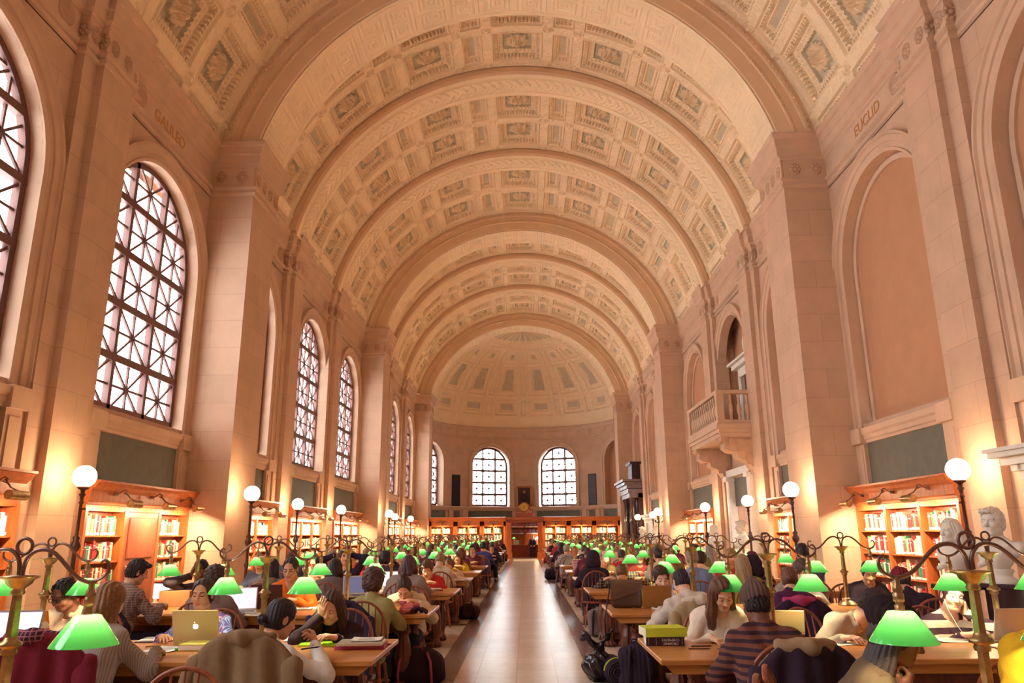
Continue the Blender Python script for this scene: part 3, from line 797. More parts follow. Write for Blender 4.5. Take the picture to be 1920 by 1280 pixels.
# globe lamp posts by the pilasters
def post_proto():
    t = thing('globe_lamp_post', 'x', 'lamp post')
    MB().lathe([(.17, 0), (.17, .06), (.13, .10), (.11, .16), (.06, .22), (.05, .30)], seg=16).build('base', IRON, t)
    mb = MB(); mb.lathe([(.035, .28), (.03, .9), (.045, .93), (.05, .97), (.035, 1.0), (.03, 1.05), (.028, 1.34), (.05, 1.36), (.075, 1.42), (.06, 1.47), (.04, 1.5), (.055, 1.54), (.03, 1.57), (.024, 1.6), (.022, 2.02), (.04, 2.04), (.024, 2.06), (.03, 2.12), (.05, 2.16), (.028, 2.18), (.035, 2.22), (.085, 2.25), (.085, 2.27), (.07, 2.28)], seg=14); mb.build('shaft', IRON, t)
    g = MB().lathe([(.07, -.145)] + [(.163 * math.sin(a), -.163 * math.cos(a)) for a in np.linspace(.45, PI, 16)], (0, 0, 2.42), 24).build('globe', GLOBE, t)
    return t
pp = post_proto(); first = True
GP = []
for side in (-1, 1):
    for i, y in enumerate(sorted([p + PW / 2 - .15 for p in PIL] + [p + .25 for p in PIERS[:2]])):
        big = any(abs(y - p - .25) < .01 for p in PIERS); x = side * (5.72 if big else 6.45)
        lab = f"white globe lamp on a dark iron post, {ORD[i]} from the front along the {'left' if side < 0 else 'right'} wall"
        if first: pp.location = (x, y, 0); pp['label'] = lab; pp['group'] = 'globe lamps along the walls'; first = False
        else: dup(pp, (x, y, 0), 0, lab, 'globe lamps along the walls')
        GP.append((x, y))

# ------------------------------------------------------------------ bookcases and books
BOOKC = ['#b8322e', '#d8cdb4', '#2f6b4a', '#8a2f33', '#e6ddcc', '#c8a878', '#3f5a86', '#cf5a4a', '#a9b48a', '#5a3038', '#d9b98f', '#93292d', '#f0e8da', '#4a8560', '#7a5a4a']
BOOKN = ['red', 'cream', 'green', 'maroon', 'ivory', 'tan', 'blue', 'coral red', 'sage', 'dark brown', 'buff', 'crimson', 'white', 'pale green', 'brown']
BM = [mat('book_' + n.replace(' ', '_'), c, .6, spec=.25) for n, c in zip(BOOKN, BOOKC)]
LAB = mat('spine_label', '#f7efe2', .7)
def book_mesh(i):
    # unit book: width 1 (y), depth 1 (x toward the room is -x), height 1; spine faces -x
    mb = MB(); mb.box((.03, 0, .5), (.94, 1, 1), 0); mb.box((-.44 - .02, 0, .5), (.06, .94, 1), 0)
    mb.box((-.492, 0, .10), (.012, .9, .13), 1); mb.box((-.492, 0, .78), (.012, .92, .03), 1)
    mb.box((.06, 0, .5), (.9, .84, 1.004), 1)
    return mb.mesh('book', [BM[i], LAB])
BMESH = [book_mesh(i) for i in range(len(BM))]
STUFF = MB()      # all the small far books
def stuff_book(c, w, d, h, ang, sgn, mi):
    STUFF.box((c[0], c[1], c[2] + h / 2), (d, w, h) if ang == 0 else (w, d, h), mi)
    STUFF.box((c[0] - sgn * d * .505, c[1], c[2] + h * .1), (.004, w * .9, h * .13), len(BM)) if ang == 0 else STUFF.box((c[0], c[1] - d * .505, c[2] + h * .1), (w * .9, .004, h * .13), len(BM))
SHZ = [.30, .73, 1.15, 1.57]; SHH = [.40, .39, .39, .40]
def row_books(x, ya, yb, z, hmax, sgn, R, palette, indiv=None, avg=.045, fill=1.0, dep=.19):
    y = ya; cnt = {}; end = ya + (yb - ya) * fill
    while True:
        w = avg * R.uniform(.6, 1.5); h = hmax * R.uniform(.62, .86); d = dep * R.uniform(.85, 1)
        if y + w > end: break
        mi = palette[R.randrange(len(palette))]
        if indiv:
            o = put('book', BMESH[mi], None, (x, y + w / 2, z)); o.scale = (d, w * .96, h)
            if sgn < 0: o.rotation_euler.z = PI
            cnt[mi] = cnt.get(mi, 0) + 1; k = cnt[mi]
            side = 'nearest' if True else ''
            tag(o, f"{ORD[k-1] if k <= 16 else 'last'} {BOOKN[mi]} book from near end, {indiv}", 'book', indiv[:60])
        else: stuff_book((x, y + w / 2, z), w * .96, d, h, 0, sgn, mi)
        y += w
P_RED = [0, 1, 2, 3, 4, 7, 7, 0, 11, 5, 8, 12, 13, 1, 10]; P_PALE = [1, 4, 5, 10, 12, 12, 1, 8, 7, 4, 2, 6]
def shelf_light(sgn, x, y, z, label):
    """cylindrical brass picture light on a scroll bracket"""
    t = thing('shelf_light', label, 'light', (x, y, z), 0, 'brass lights over the bookcases')
    MB().tube([(-sgn * .0, -.17, 0), (-sgn * .0, .17, 0)], .062, 12).build('lamp_shade', BRASS, t)
    pts = [(sgn * .42, 0, .17), (sgn * .34, 0, .16), (sgn * .26, 0, .20), (sgn * .20, 0, .24), (sgn * .15, 0, .21), (sgn * .17, 0, .16), (sgn * .21, 0, .18), (sgn * .19, 0, .21), (sgn * .10, 0, .10), (0, 0, .055)]
    MB().tube(pts, .011, 6).build('bracket', BRONZE, t)
    MB().lathe([(.0, -.06), (.045, -.02), (.05, .01), (.02, .05), (.03, .08), (0, .1)], (sgn * .40, 0, .17), 10, axis=(-sgn, 0, 0), caps=False).build('finial', BRONZE, t)
    lo = bpy.data.objects.new('shelf_light_lamp', LSHELF); COL.objects.link(lo); lo.parent = t; lo.location = (sgn * .05, 0, -.075); lo.rotation_euler = (0, -sgn * .35, 0)
    return t
LSHELF = bpy.data.lights.new('shelf_lamp', 'AREA'); LSHELF.shape = 'RECTANGLE'; LSHELF.size = .09; LSHELF.size_y = .34; LSHELF.energy = 18; LSHELF.color = (1, .80, .5)
def bookcase(sgn, oi, label, indiv=None, mid_door=False, avg=.045):
    y0, y1 = OPEN[oi][0] + .02, OPEN[oi][1] - .02; L = y1 - y0; yc = (y0 + y1) / 2; R = random.Random(100 + oi + (50 if sgn > 0 else 0))
    xb, xf = 7.15, 6.92
    t = thing('bookcase', label, 'bookcase', (0, 0, 0), 0, 'oak bookcases along the walls')
    mb = MB(); mb.box((sgn * (xb - .01), yc, 1.1), (.03, L, 2.2)); mb.build('back_panel', CASED, t)
    mb = MB(); mb.box((sgn * (xb + xf) / 2, yc, .14), (xb - xf + .06, L, .28)); mb.build('plinth', CASEW, t)
    nc = 3; cw = L / nc
    for j in range(nc + 1):
        w = .09 if 0 < j < nc else .07; yy = y0 + j * cw + (.035 if j == 0 else -.035 if j == nc else 0)
        MB().box((sgn * (xb + xf) / 2, yy, 1.12), (xb - xf + .02, w, 1.75)).build('divider', CASEW, t)
    for z in SHZ[1:] + [1.985]: MB().box((sgn * (xb + xf) / 2 + sgn * .005, yc, z - .012), (xb - xf - .01, L - .1, .024)).build('shelf', CASEW, t)
    prof = [(0, 1.97), (.0, 2.06), (.02, 2.07), (.02, 2.10), (.05, 2.12), (.05, 2.27), (.07, 2.30), (.09, 2.31), (.14, 2.36), (.16, 2.40), (.19, 2.41), (.19, 2.445), (-.2, 2.46)]
    mb = MB(); P = np.array([[(sgn * (xf - d), y0 + 0 - (d if True else 0) * 0, z) for d, z in prof], [(sgn * (xf - d), y1, z) for d, z in prof]]); mb.grid(P, 0, flip=(sgn < 0))
    for yy in (y0, y1): mb.grid(np.array([[(sgn * (xf - d), yy, z), (sgn * xb, yy, z)] for d, z in prof]))
    mb.build('cornice', CASEW, t)
    for j in range(nc):
        a, b = y0 + j * cw + .09, y0 + (j + 1) * cw - .09
        if mid_door and j == 1:
            d = MB(); d.box((sgn * (xf + .02), (a + b) / 2, 1.12), (.04, b - a + .08, 1.72)).build('door', CASED, t)
            for (p, q) in ((.36, 1.05), (1.17, 1.88)): MB().box((sgn * (xf - .005), (a + b) / 2, (p + q) / 2), (.03, b - a - .12, q - p), bev=.02).build('door_panel', CASED, t)
            continue
        cols = ['first', 'second', 'third'][j]
        for r, z in enumerate(SHZ):
            rowname = ['bottom', 'lower', 'upper', 'top'][r]
            pal = P_RED if (r < 3 or indiv) and oi < 3 else P_PALE
            row_books(sgn * (xf + .115), a, b, z, SHH[r], sgn, R, pal, f"{rowname} shelf, {cols} column, {indiv} bookcase" if indiv and r > 0 else None, avg, R.uniform(.8, 1.0) if j != 1 else .98)
    for j in range(nc):
        shelf_light(sgn, sgn * 6.50, y0 + (j + .5) * cw + .1, 2.08, f"brass scroll-arm light, {ORD[j]} from near end, over the {label[4:]}")
    return t
places = {-1: {0: 'nearest bookcase on the left wall', 1: 'left bookcase with a plain door', 2: 'left bookcase just past the first pier', 3: 'left bookcase mid bay', 4: 'left bookcase before the second pier', 5: 'left bookcase just past the second pier', 6: 'far left bookcase mid bay', 7: 'left bookcase before the last pier'},
          1: {1: 'right bookcase behind the marble busts', 2: 'right bookcase just past the first pier', 4: 'right bookcase before the second pier', 5: 'right bookcase just past the second pier'}}
for sgn in (-1, 1):
    for oi, nm in places[sgn].items():
        bookcase(sgn, oi, f'oak {nm}', {(-1, 1): 'left front', (1, 1): 'right front'}.get((sgn, oi)), (sgn, oi) == (-1, 1), .056 if oi == 1 else .05)

# partition of bookcases across the apse, with a portal in the middle
def apse_cases():
    yf, yb = 49.3, 49.6; top = 2.62; zs = [.32, .76, 1.18, 1.6]
    R = random.Random(5); un = [(-6.12, -4.42), (-4.42, -2.72), (-2.72, -1.2), (1.2, 2.85), (2.85, 4.5), (4.5, 6.15)]
    for k, (a, b) in enumerate(un):
        t = thing('bookcase', f"lit oak bookcase across the far end, {ORD[k]} from the left", 'bookcase', group='bookcases across the far end')
        MB().box(((a + b) / 2, yb, 1.3), (b - a, .03, 2.6)).build('back_panel', CASEW, t)
        MB().box(((a + b) / 2, (yf + yb) / 2, .15), (b - a, .36, .3)).build('plinth', CASEW, t)
        for x in (a + .07, (a + b) / 2, b - .07): MB().box((x, (yf + yb) / 2, 1.3), (.13 if x != (a + b) / 2 else .08, .3, 2.1)).build('divider', CASEW, t)
        for z in zs[1:] + [2.05]: MB().box(((a + b) / 2, (yf + yb) / 2, z - .015), (b - a - .1, .27, .03)).build('shelf', CASEW, t)
        mb = MB(); prof = [(0, 2.06), (0, 2.36), (.04, 2.4), (.06, 2.48), (.12, 2.54), (.14, 2.6), (-.3, 2.63)]
        mb.grid(np.array([[(x, yf - d, z) for d, z in prof] for x in (a, b)])); mb.build('cornice', CASEW, t)
        for (p, q) in ((a + .14, (a + b) / 2 - .04), ((a + b) / 2 + .04, b - .14)):
            for r, z in enumerate(zs):
                x = p; end = p + (q - p) * R.uniform(.62, .98)
                while True:
                    w = R.uniform(.03, .065); h = R.uniform(.27, .35)
                    if x + w > end: break
                    stuff_book((x + w / 2, yf + .13, z), w * .95, .2, h, 1, 1, P_PALE[R.randrange(12)]); x += w
        s = thing('shelf_light', f"straight dark light over the far bookcase, {ORD[k]} from the left", 'light', ((a + b) / 2, yf - .32, 2.3), 0, 'lights over the far bookcases')
        MB().tube([(-.28, 0, 0), (.28, 0, 0)], .045, 8).build('lamp_shade', BRONZE, s)
        MB().tube([(0, .3, .42), (0, .25, .7), (0, .05, .62), (0, 0, .04)], .012, 6).build('bracket', BRONZE, s)
        lo = bpy.data.objects.new('shelf_light_lamp', LSHELF2); COL.objects.link(lo); lo.parent = s; lo.location = (0, .04, -.06); lo.rotation_euler = (-.4, 0, PI / 2 * 0)
    t = thing('portal', 'carved oak portal with fluted pilasters in the middle of the far bookcases', 'portal', (0, 0, 0))
    for sx in (-1, 1):
        x = sx * 1.02 + .02; mb = MB(); mb.box((x, yf + .1, 1.15), (.34, .5, 2.3)); mb.box((x, yf + .05, .2), (.44, .6, .4))
        for q in (-.1, -.03, .04, .11): mb.box((x + q, yf - .16, 1.3), (.03, .03, 1.6))
        mb.build('pilaster', CASEW, t)
    mb = MB(); mb.box((.02, yf + .1, 2.33), (2.4, .5, .12)); mb.box((.02, yf + .05, 2.52), (2.5, .66, .16)); mb.build('entablature', CASED, t)
    # alcove behind the portal: shelves above a counter
    c = thing('reference_counter', 'dark red wooden counter seen through the far portal', 'counter', (0, 52.6, 0))
    MB().box((.02, 0, .40), (2.1, .5, .8)).build('front', mat('red_wood', '#8e3f30', .5), c); MB().box((.02, 0, .82), (2.2, .6, .04)).build('worktop', CASED, c)
    s = thing('wall_cabinet', 'oak shelving above the counter beyond the far portal', 'cabinet', (0, 53.0, 0))
    MB().box((.02, .3, 1.45), (2.1, .05, 2.1)).build('back_panel', CASEW, s)
    for x in (-1.0, .02, 1.04): MB().box((x, .15, 1.6), (.08, .4, 1.9)).build('divider', CASED, s)
    for z in (1.52, 1.98, 2.42): MB().box((.02, .12, z), (2.1, .4, .05)).build('shelf', CASED, s)
    for z in (1.55, 2.01):
        x = -.92
        while x < .95:
            w = R.uniform(.03, .06)
            if abs(x + w / 2 - .02) > .08 and R.random() < .93: stuff_book((x + w / 2, 52.98, z), w * .95, .2, R.uniform(.24, .34), 1, 1, [0, 11, 9, 6, 3, 14, 13][R.randrange(7)])
            x += w
    for k, x in enumerate((-.72, .86)):
        l = thing('desk_lamp', f"small green desk lamp at the {'left' if k == 0 else 'right'} end of the counter beyond the portal", 'lamp', (x, 52.55, .84))
        MB().lathe([(.07, 0), (.07, .02), (.015, .04), (.012, .42)], seg=10).build('base', BRASS, l); MB().lathe([(.15, .38), (.06, .5), (.03, .51)], seg=16, caps=False).build('lamp_shade', GREEN if k == 0 else GLOBE, l)
        lo = bpy.data.objects.new('bulb_light', LBULB); COL.objects.link(lo); lo.parent = l; lo.location = (0, 0, .44)
    tag(MB().box((-.55, 52.5, .99), (.35, .25, .3), bev=.01).build('printer', mat('grey_plastic', '#b9aca2', .5)), 'grey office machine on the counter beyond the portal', 'machine')
LSHELF2 = bpy.data.lights.new('shelf_lamp_far', 'AREA'); LSHELF2.shape = 'RECTANGLE'; LSHELF2.size = .5; LSHELF2.size_y = .08; LSHELF2.energy = 34; LSHELF2.color = (1, .78, .45)
apse_cases()
STUFF_O = STUFF.build('books', BM + [LAB]); tag(STUFF_O, 'rows of smaller books filling all the farther bookcases', 'books', kind='stuff')

# clock, portrait, slabs
ck = thing('clock', 'round gilt-faced clock on a carved stand over the portal', 'clock', (.02, 49.35, 2.63))
mb = MB(); mb.prism([(-.55, 0), (.55, 0), (.55, .22), (.3, .26), (-.3, .26), (-.55, .22)], -.15, .2, 1)
for s in (-1, 1): mb.tube([(s * .5, 0, .24), (s * .55, 0, .38), (s * .48, 0, .45), (s * .4, 0, .36), (s * .36, 0, .5), (s * .3, 0, .66)], [.05, .06, .07, .06, .06, .04], 8)
mb.build('stand', CASED, ck)
MB().lathe([(.24, -.1), (.30, -.1), (.32, -.06), (.32, .1), (0, .1)], (0, 0, .60), 28, axis=(0, 1, 0)).build('case', CASED, ck)
MB().lathe([(.25, 0), (0, 0)], (0, -.106, .60), 28, axis=(0, -1, 0), caps=False).build('dial', mat('clock_dial', '#c9a24a', .35, metal=.5, noise=.3, nscale=5), ck)
mb = MB(); mb.box((.02, -.112, .66), (.02, .01, .16)); mb.box((-.06, -.112, .56), (.12, .01, .02)); mb.build('hands', BLACK, ck)
pt = thing('portrait', 'dark oil portrait in a gilt frame on the apse wall above the clock', 'painting', (0, 58.55, 3.62))
mb = MB()
for (c, s_) in (((-.52, 0, .75), (.13, .1, 1.5)), ((.52, 0, .75), (.13, .1, 1.5)), ((0, 0, .06), (1.17, .1, .13)), ((0, 0, 1.45), (1.17, .1, .13))): mb.box(c, s_, bev=.03)
mb.build('frame', mat('gilt_frame', '#a8683f', .4, metal=.3), pt)
mb = MB(); mb.box((0, .02, .75), (.95, .03, 1.3), 0)
for (c, r, m_) in (((0, -.0, 1.08), (.09, .115), 1), ((0, 0, .98), (.05, .08), 1), ((.02, 0, .88), (.05, .12), 2), ((0, 0, .62), (.28, .36), 3), ((-.0, -.001, 1.15), (.10, .07), 4)):
    a = np.linspace(0, 2 * PI, 20, endpoint=False); mb.add([(c[0] + r[0] * math.cos(q), c[1] - .002 * m_, c[2] + r[1] * math.sin(q)) for q in a], [tuple(range(20))], m_)
mb.build('canvas', [mat('canvas_dark', '#43282c', .5, noise=.3, nscale=3), mat('canvas_skin', '#c08a68', .6), mat('canvas_white', '#c9b8a0', .6), mat('canvas_coat', '#35222a', .6), mat('canvas_hair', '#6a5046', .6)], pt)
for k, p in enumerate((-.785, .785)):
    x, y, z = apt(p, AR - .04, 5.0); o = thing('memorial_tablet', ['tall black stone tablet on the apse wall left of the windows', 'tall engraved dark tablet on the apse wall right of the windows'][k], 'tablet', (x, y, 4.75), -p)
    MB().box((0, 0, 0), (.8, .06, 2.3), bev=.02).build('slab', mat('tablet_black', '#2a1c22', .6) if k == 0 else mat('tablet_grey', '#453c48', .5), o)
    if k:
        mb = MB()
        for r in range(24): mb.box((0, -.035, 1.0 - r * .085), (.6, .006, .022))
        for s in (-1, 1): mb.box((s * .36, -.034, 0), (.03, .01, 2.2))
        mb.build('engraving', mat('engraving', '#7a7484', .6), o)

# gilded names in the frieze
def text(body, size, loc, rot, m, name, ext=.004, parent=None):
    c = bpy.data.curves.new(name, 'FONT'); c.body = body; c.size = size; c.extrude = ext; c.align_x = 'CENTER'; c.align_y = 'CENTER'; c.materials.append(m)
    o = bpy.data.objects.new(name, c); COL.objects.link(o)
    me = bpy.data.meshes.new_from_object(o); bpy.data.objects.remove(o)   # lettering becomes a mesh of its own
    o = bpy.data.objects.new(name, me); COL.objects.link(o); o.location = loc; o.rotation_euler = rot
    if parent: o.parent = parent
    return o
struct(text('GALILEO', .34, (-XW + .02, 13.7, 9.69), (PI / 2, 0, PI / 2), GOLD, 'trim_6')); struct(text('EUCLID', .34, (XW - .02, 13.7, 9.69), (PI / 2, 0, -PI / 2), GOLD, 'trim_7'))

# balcony and doorway on the right wall
def balcony():
    t = thing('balcony', 'white stone balcony with turned balusters on the right wall', 'balcony', (0, 0, 0))
    x0, x1, y0, y1, zf, zt = 5.92, 7.1, 22.35, 26.4, 4.72, 5.75
    bp = [(.05, 0), (.05, .05), (.03, .08), (.055, .2), (.075, .3), (.06, .42), (.03, .50), (.028, .54), (.045, .57), (.03, .62), (.05, .70), (.05, .76)]
    mb = MB(); mb.box(((x0 + x1) / 2, (y0 + y1) / 2, zf - .07), (x1 - x0 + .1, y1 - y0 + .1, .14)); mb.box(((x0 + x1) / 2, (y0 + y1) / 2, zf - .19), (x1 - x0, y1 - y0, .14)); mb.box(((x0 + x1) / 2, (y0 + y1) / 2, zf - .32), (x1 - x0 - .1, y1 - y0 - .1, .14)); mb.build('floor_slab', STONE2, t)
    mb = MB(); rl = .16
    for z, h in ((zt - .06, .12), (zf + .06, .12)):
        mb.box((x0 + rl / 2, (y0 + y1) / 2, z), (rl + .04, y1 - y0 + .04, h), bev=.015)
        for y in (y0, y1): mb.box(((x0 + .18 + x1) / 2, y + (rl / 2 if y == y0 else -rl / 2), z), (x1 - x0 - .18, rl + .03, h - .004), bev=.015)
    for y in (y0 + .1, y1 - .1): mb.box((x0 + .1, y, (zf + zt) / 2), (.21, .21, zt - zf - .03))
    mb.build('rail', STONE2, t)
    bm = MB().lathe(bp, seg=12).mesh('baluster', STONE2)
    n = 13
    for i in range(n): put('baluster', bm, t, (x0 + .08, y0 + .4 + i * (y1 - y0 - .8) / (n - 1), zf + .13))
    for y in (y0 + .08, y1 - .08):
        for x in (6.35, 6.6, 6.85): put('baluster', bm, t, (x, y, zf + .13))
    # scroll consoles
    pr = [(7.15, 3.35), (7.15, 4.36), (6.0, 4.36), (5.98, 4.22), (6.1, 4.16), (6.08, 4.0), (6.2, 3.9), (6.42, 3.86), (6.46, 3.72), (6.62, 3.66), (6.8, 3.55), (6.9, 3.38), (7.0, 3.33)]
    for y in (y0 + .35, y1 - .35):
        mb = MB(); mb.prism([(p, q) for p, q in pr], y - .28, y + .28, 1)
        mb.box((6.75, y - .29, 4.08), (.6, .03, .34)); mb.box((6.85, y - .29, 3.65), (.3, .03, .3)); mb.box((6.28, y - .29, 4.18), (.16, .03, .22)); mb.build('console', CARVE, t)
    # door to the balcony with frame and cartouche
    d = thing('door_1', 'x', 'door'); del d['label']; del d['category']; d['kind'] = 'structure'
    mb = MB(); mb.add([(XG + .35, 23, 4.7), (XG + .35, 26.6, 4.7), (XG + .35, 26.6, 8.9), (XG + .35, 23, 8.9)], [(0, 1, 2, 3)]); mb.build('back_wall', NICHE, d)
    mb = MB(); xf = XG + .3; yc = 24.75
    for s in (-1, 1): mb.box((xf, yc + s * .85, 5.75), (.2, .28, 2.1)); mb.box((xf - .05, yc + s * .85, 5.75), (.16, .12, 2.1))
    mb.box((xf, yc, 6.92), (.2, 1.98, .3)); mb.box((xf - .08, yc, 7.15), (.4, 2.3, .16)); mb.box((xf - .14, yc, 7.26), (.54, 2.5, .08)); mb.build('frame', MARBLE, d)
    mb = MB(); mb.box((xf + .06, yc, 5.7), (.06, 1.44, 2.2)); mb.build('panel', mat('door_dark', '#6d4038', .5), d)
    mb = MB(); mb.lathe([(.0, .12), (.25, .1), (.38, .05), (.42, 0)], (xf, yc, 7.85), 18, axis=(-1, 0, 0), caps=False); mb.build('cartouche', MARBLE, d)
    # doorway below
    d2 = thing('door_2', 'x', 'door'); del d2['label']; del d2['category']; d2['kind'] = 'structure'
    mb = MB()
    for y in (23.35, 25.75): mb.box((7.08, y, 1.7), (.26, .3, 3.4)); mb.box((6.99, y, 1.7), (.1, .16, 3.4)); mb.box((7.05, y, 3.3), (.36, .4, .16)); mb.box((7.05, y, .15), (.36, .38, .3))
    mb.box((7.08, 24.55, 3.46), (.3, 2.8, .22)); mb.build('frame', MARBLE, d2)
    ex = thing('exit_sign', 'red EXIT sign under the stone balcony', 'sign', (8.0, 25.58, 3.0))
    MB().box((0, 0, 0), (.62, .06, .40), bev=.01).build('sign_panel', mat('exit_red', '#b5202c', .4, emit='#c01c28', estr=.35), ex)
    text('EXIT', .27, (0, -.034, -.0), (PI / 2, 0, 0), mat('exit_letters', '#ffd9cf', .5, emit='#ffd0c4', estr=.8), 'lettering', .003, ex)
balcony()
# dark marble doorway near the far end, pale stone mantel
def monument():
    t = thing('marble_doorway', 'dark marble doorway with columns and heavy cornice near the far right', 'doorway', (0, 0, 0))
    y0, y1 = 44.5, 48.0
    mb = MB(); mb.box((6.88, (y0 + y1) / 2, 2.0), (.4, y1 - y0, 4.0)); mb.build('back_slab', DMARB, t)
    for y in (y0 + .3, y0 + .9, y1 - .9, y1 - .3):
        MB().lathe([(.22, 0), (.22, .3), (.17, .4), (.165, 1), (.14, 3.3), (.2, 3.45), (.22, 3.6)], (6.42, y, 0), 14).build('column', DMARB, t)
    mb = MB()
    for z, d, h in ((3.7, .0, .25), (3.95, .08, .25), (4.2, .16, .2), (4.38, .3, .16), (4.54, .42, .12)): mb.box((6.63 - d / 2, (y0 + y1) / 2, z), (.9 + d, y1 - y0 + d * 2, h))
    mb.build('entablature', mat('grey_marble', '#8d7a7c', .25, noise=.3, nscale=3), t)
    mb = MB(); mb.box((6.75, (y0 + y1) / 2, 5.1), (.5, 1.8, 1.0)); mb.box((6.72, (y0 + y1) / 2, 5.65), (.68, 2.1, .14)); mb.build('pediment', DMARB, t)
    for k, (ya, yb, zt_, nm) in enumerate(((39.4, 42.4, 2.5, 'pale stone chimneypiece with a moulded shelf on the far right wall'), (6.2, 10.3, 2.62, 'pale stone chimneypiece cornice at the right edge near the first globe lamp'))):
        c = thing('chimneypiece', nm, 'chimneypiece', (0, 0, 0))
        mb = MB(); mb.box((6.95, (ya + yb) / 2, 1.1), (.4, yb - ya - .3, 2.2)); mb.build('body', MARBLE, c)
        mb = MB()
        for d, z, h in ((.0, zt_ - .36, .12), (.06, zt_ - .26, .08), (.14, zt_ - .17, .1), (.24, zt_ - .08, .07), (.28, zt_ - .02, .05)): mb.box((6.95 - d / 2 - .06, (ya + yb) / 2, z), (.4 + d, yb - ya - .3 + 2 * d, h))
        for i in range(26): mb.box((6.62, ya + .25 + i * (yb - ya - .5) / 25, zt_ - .255), (.05, .06, .06))
        mb.build('shelf', MARBLE, c)
        for y in (ya + .35, yb - .35): MB().box((6.72, y, 1.05), (.14, .3, 2.1), bev=.02).build('pilaster', MARBLE, c)
monument()
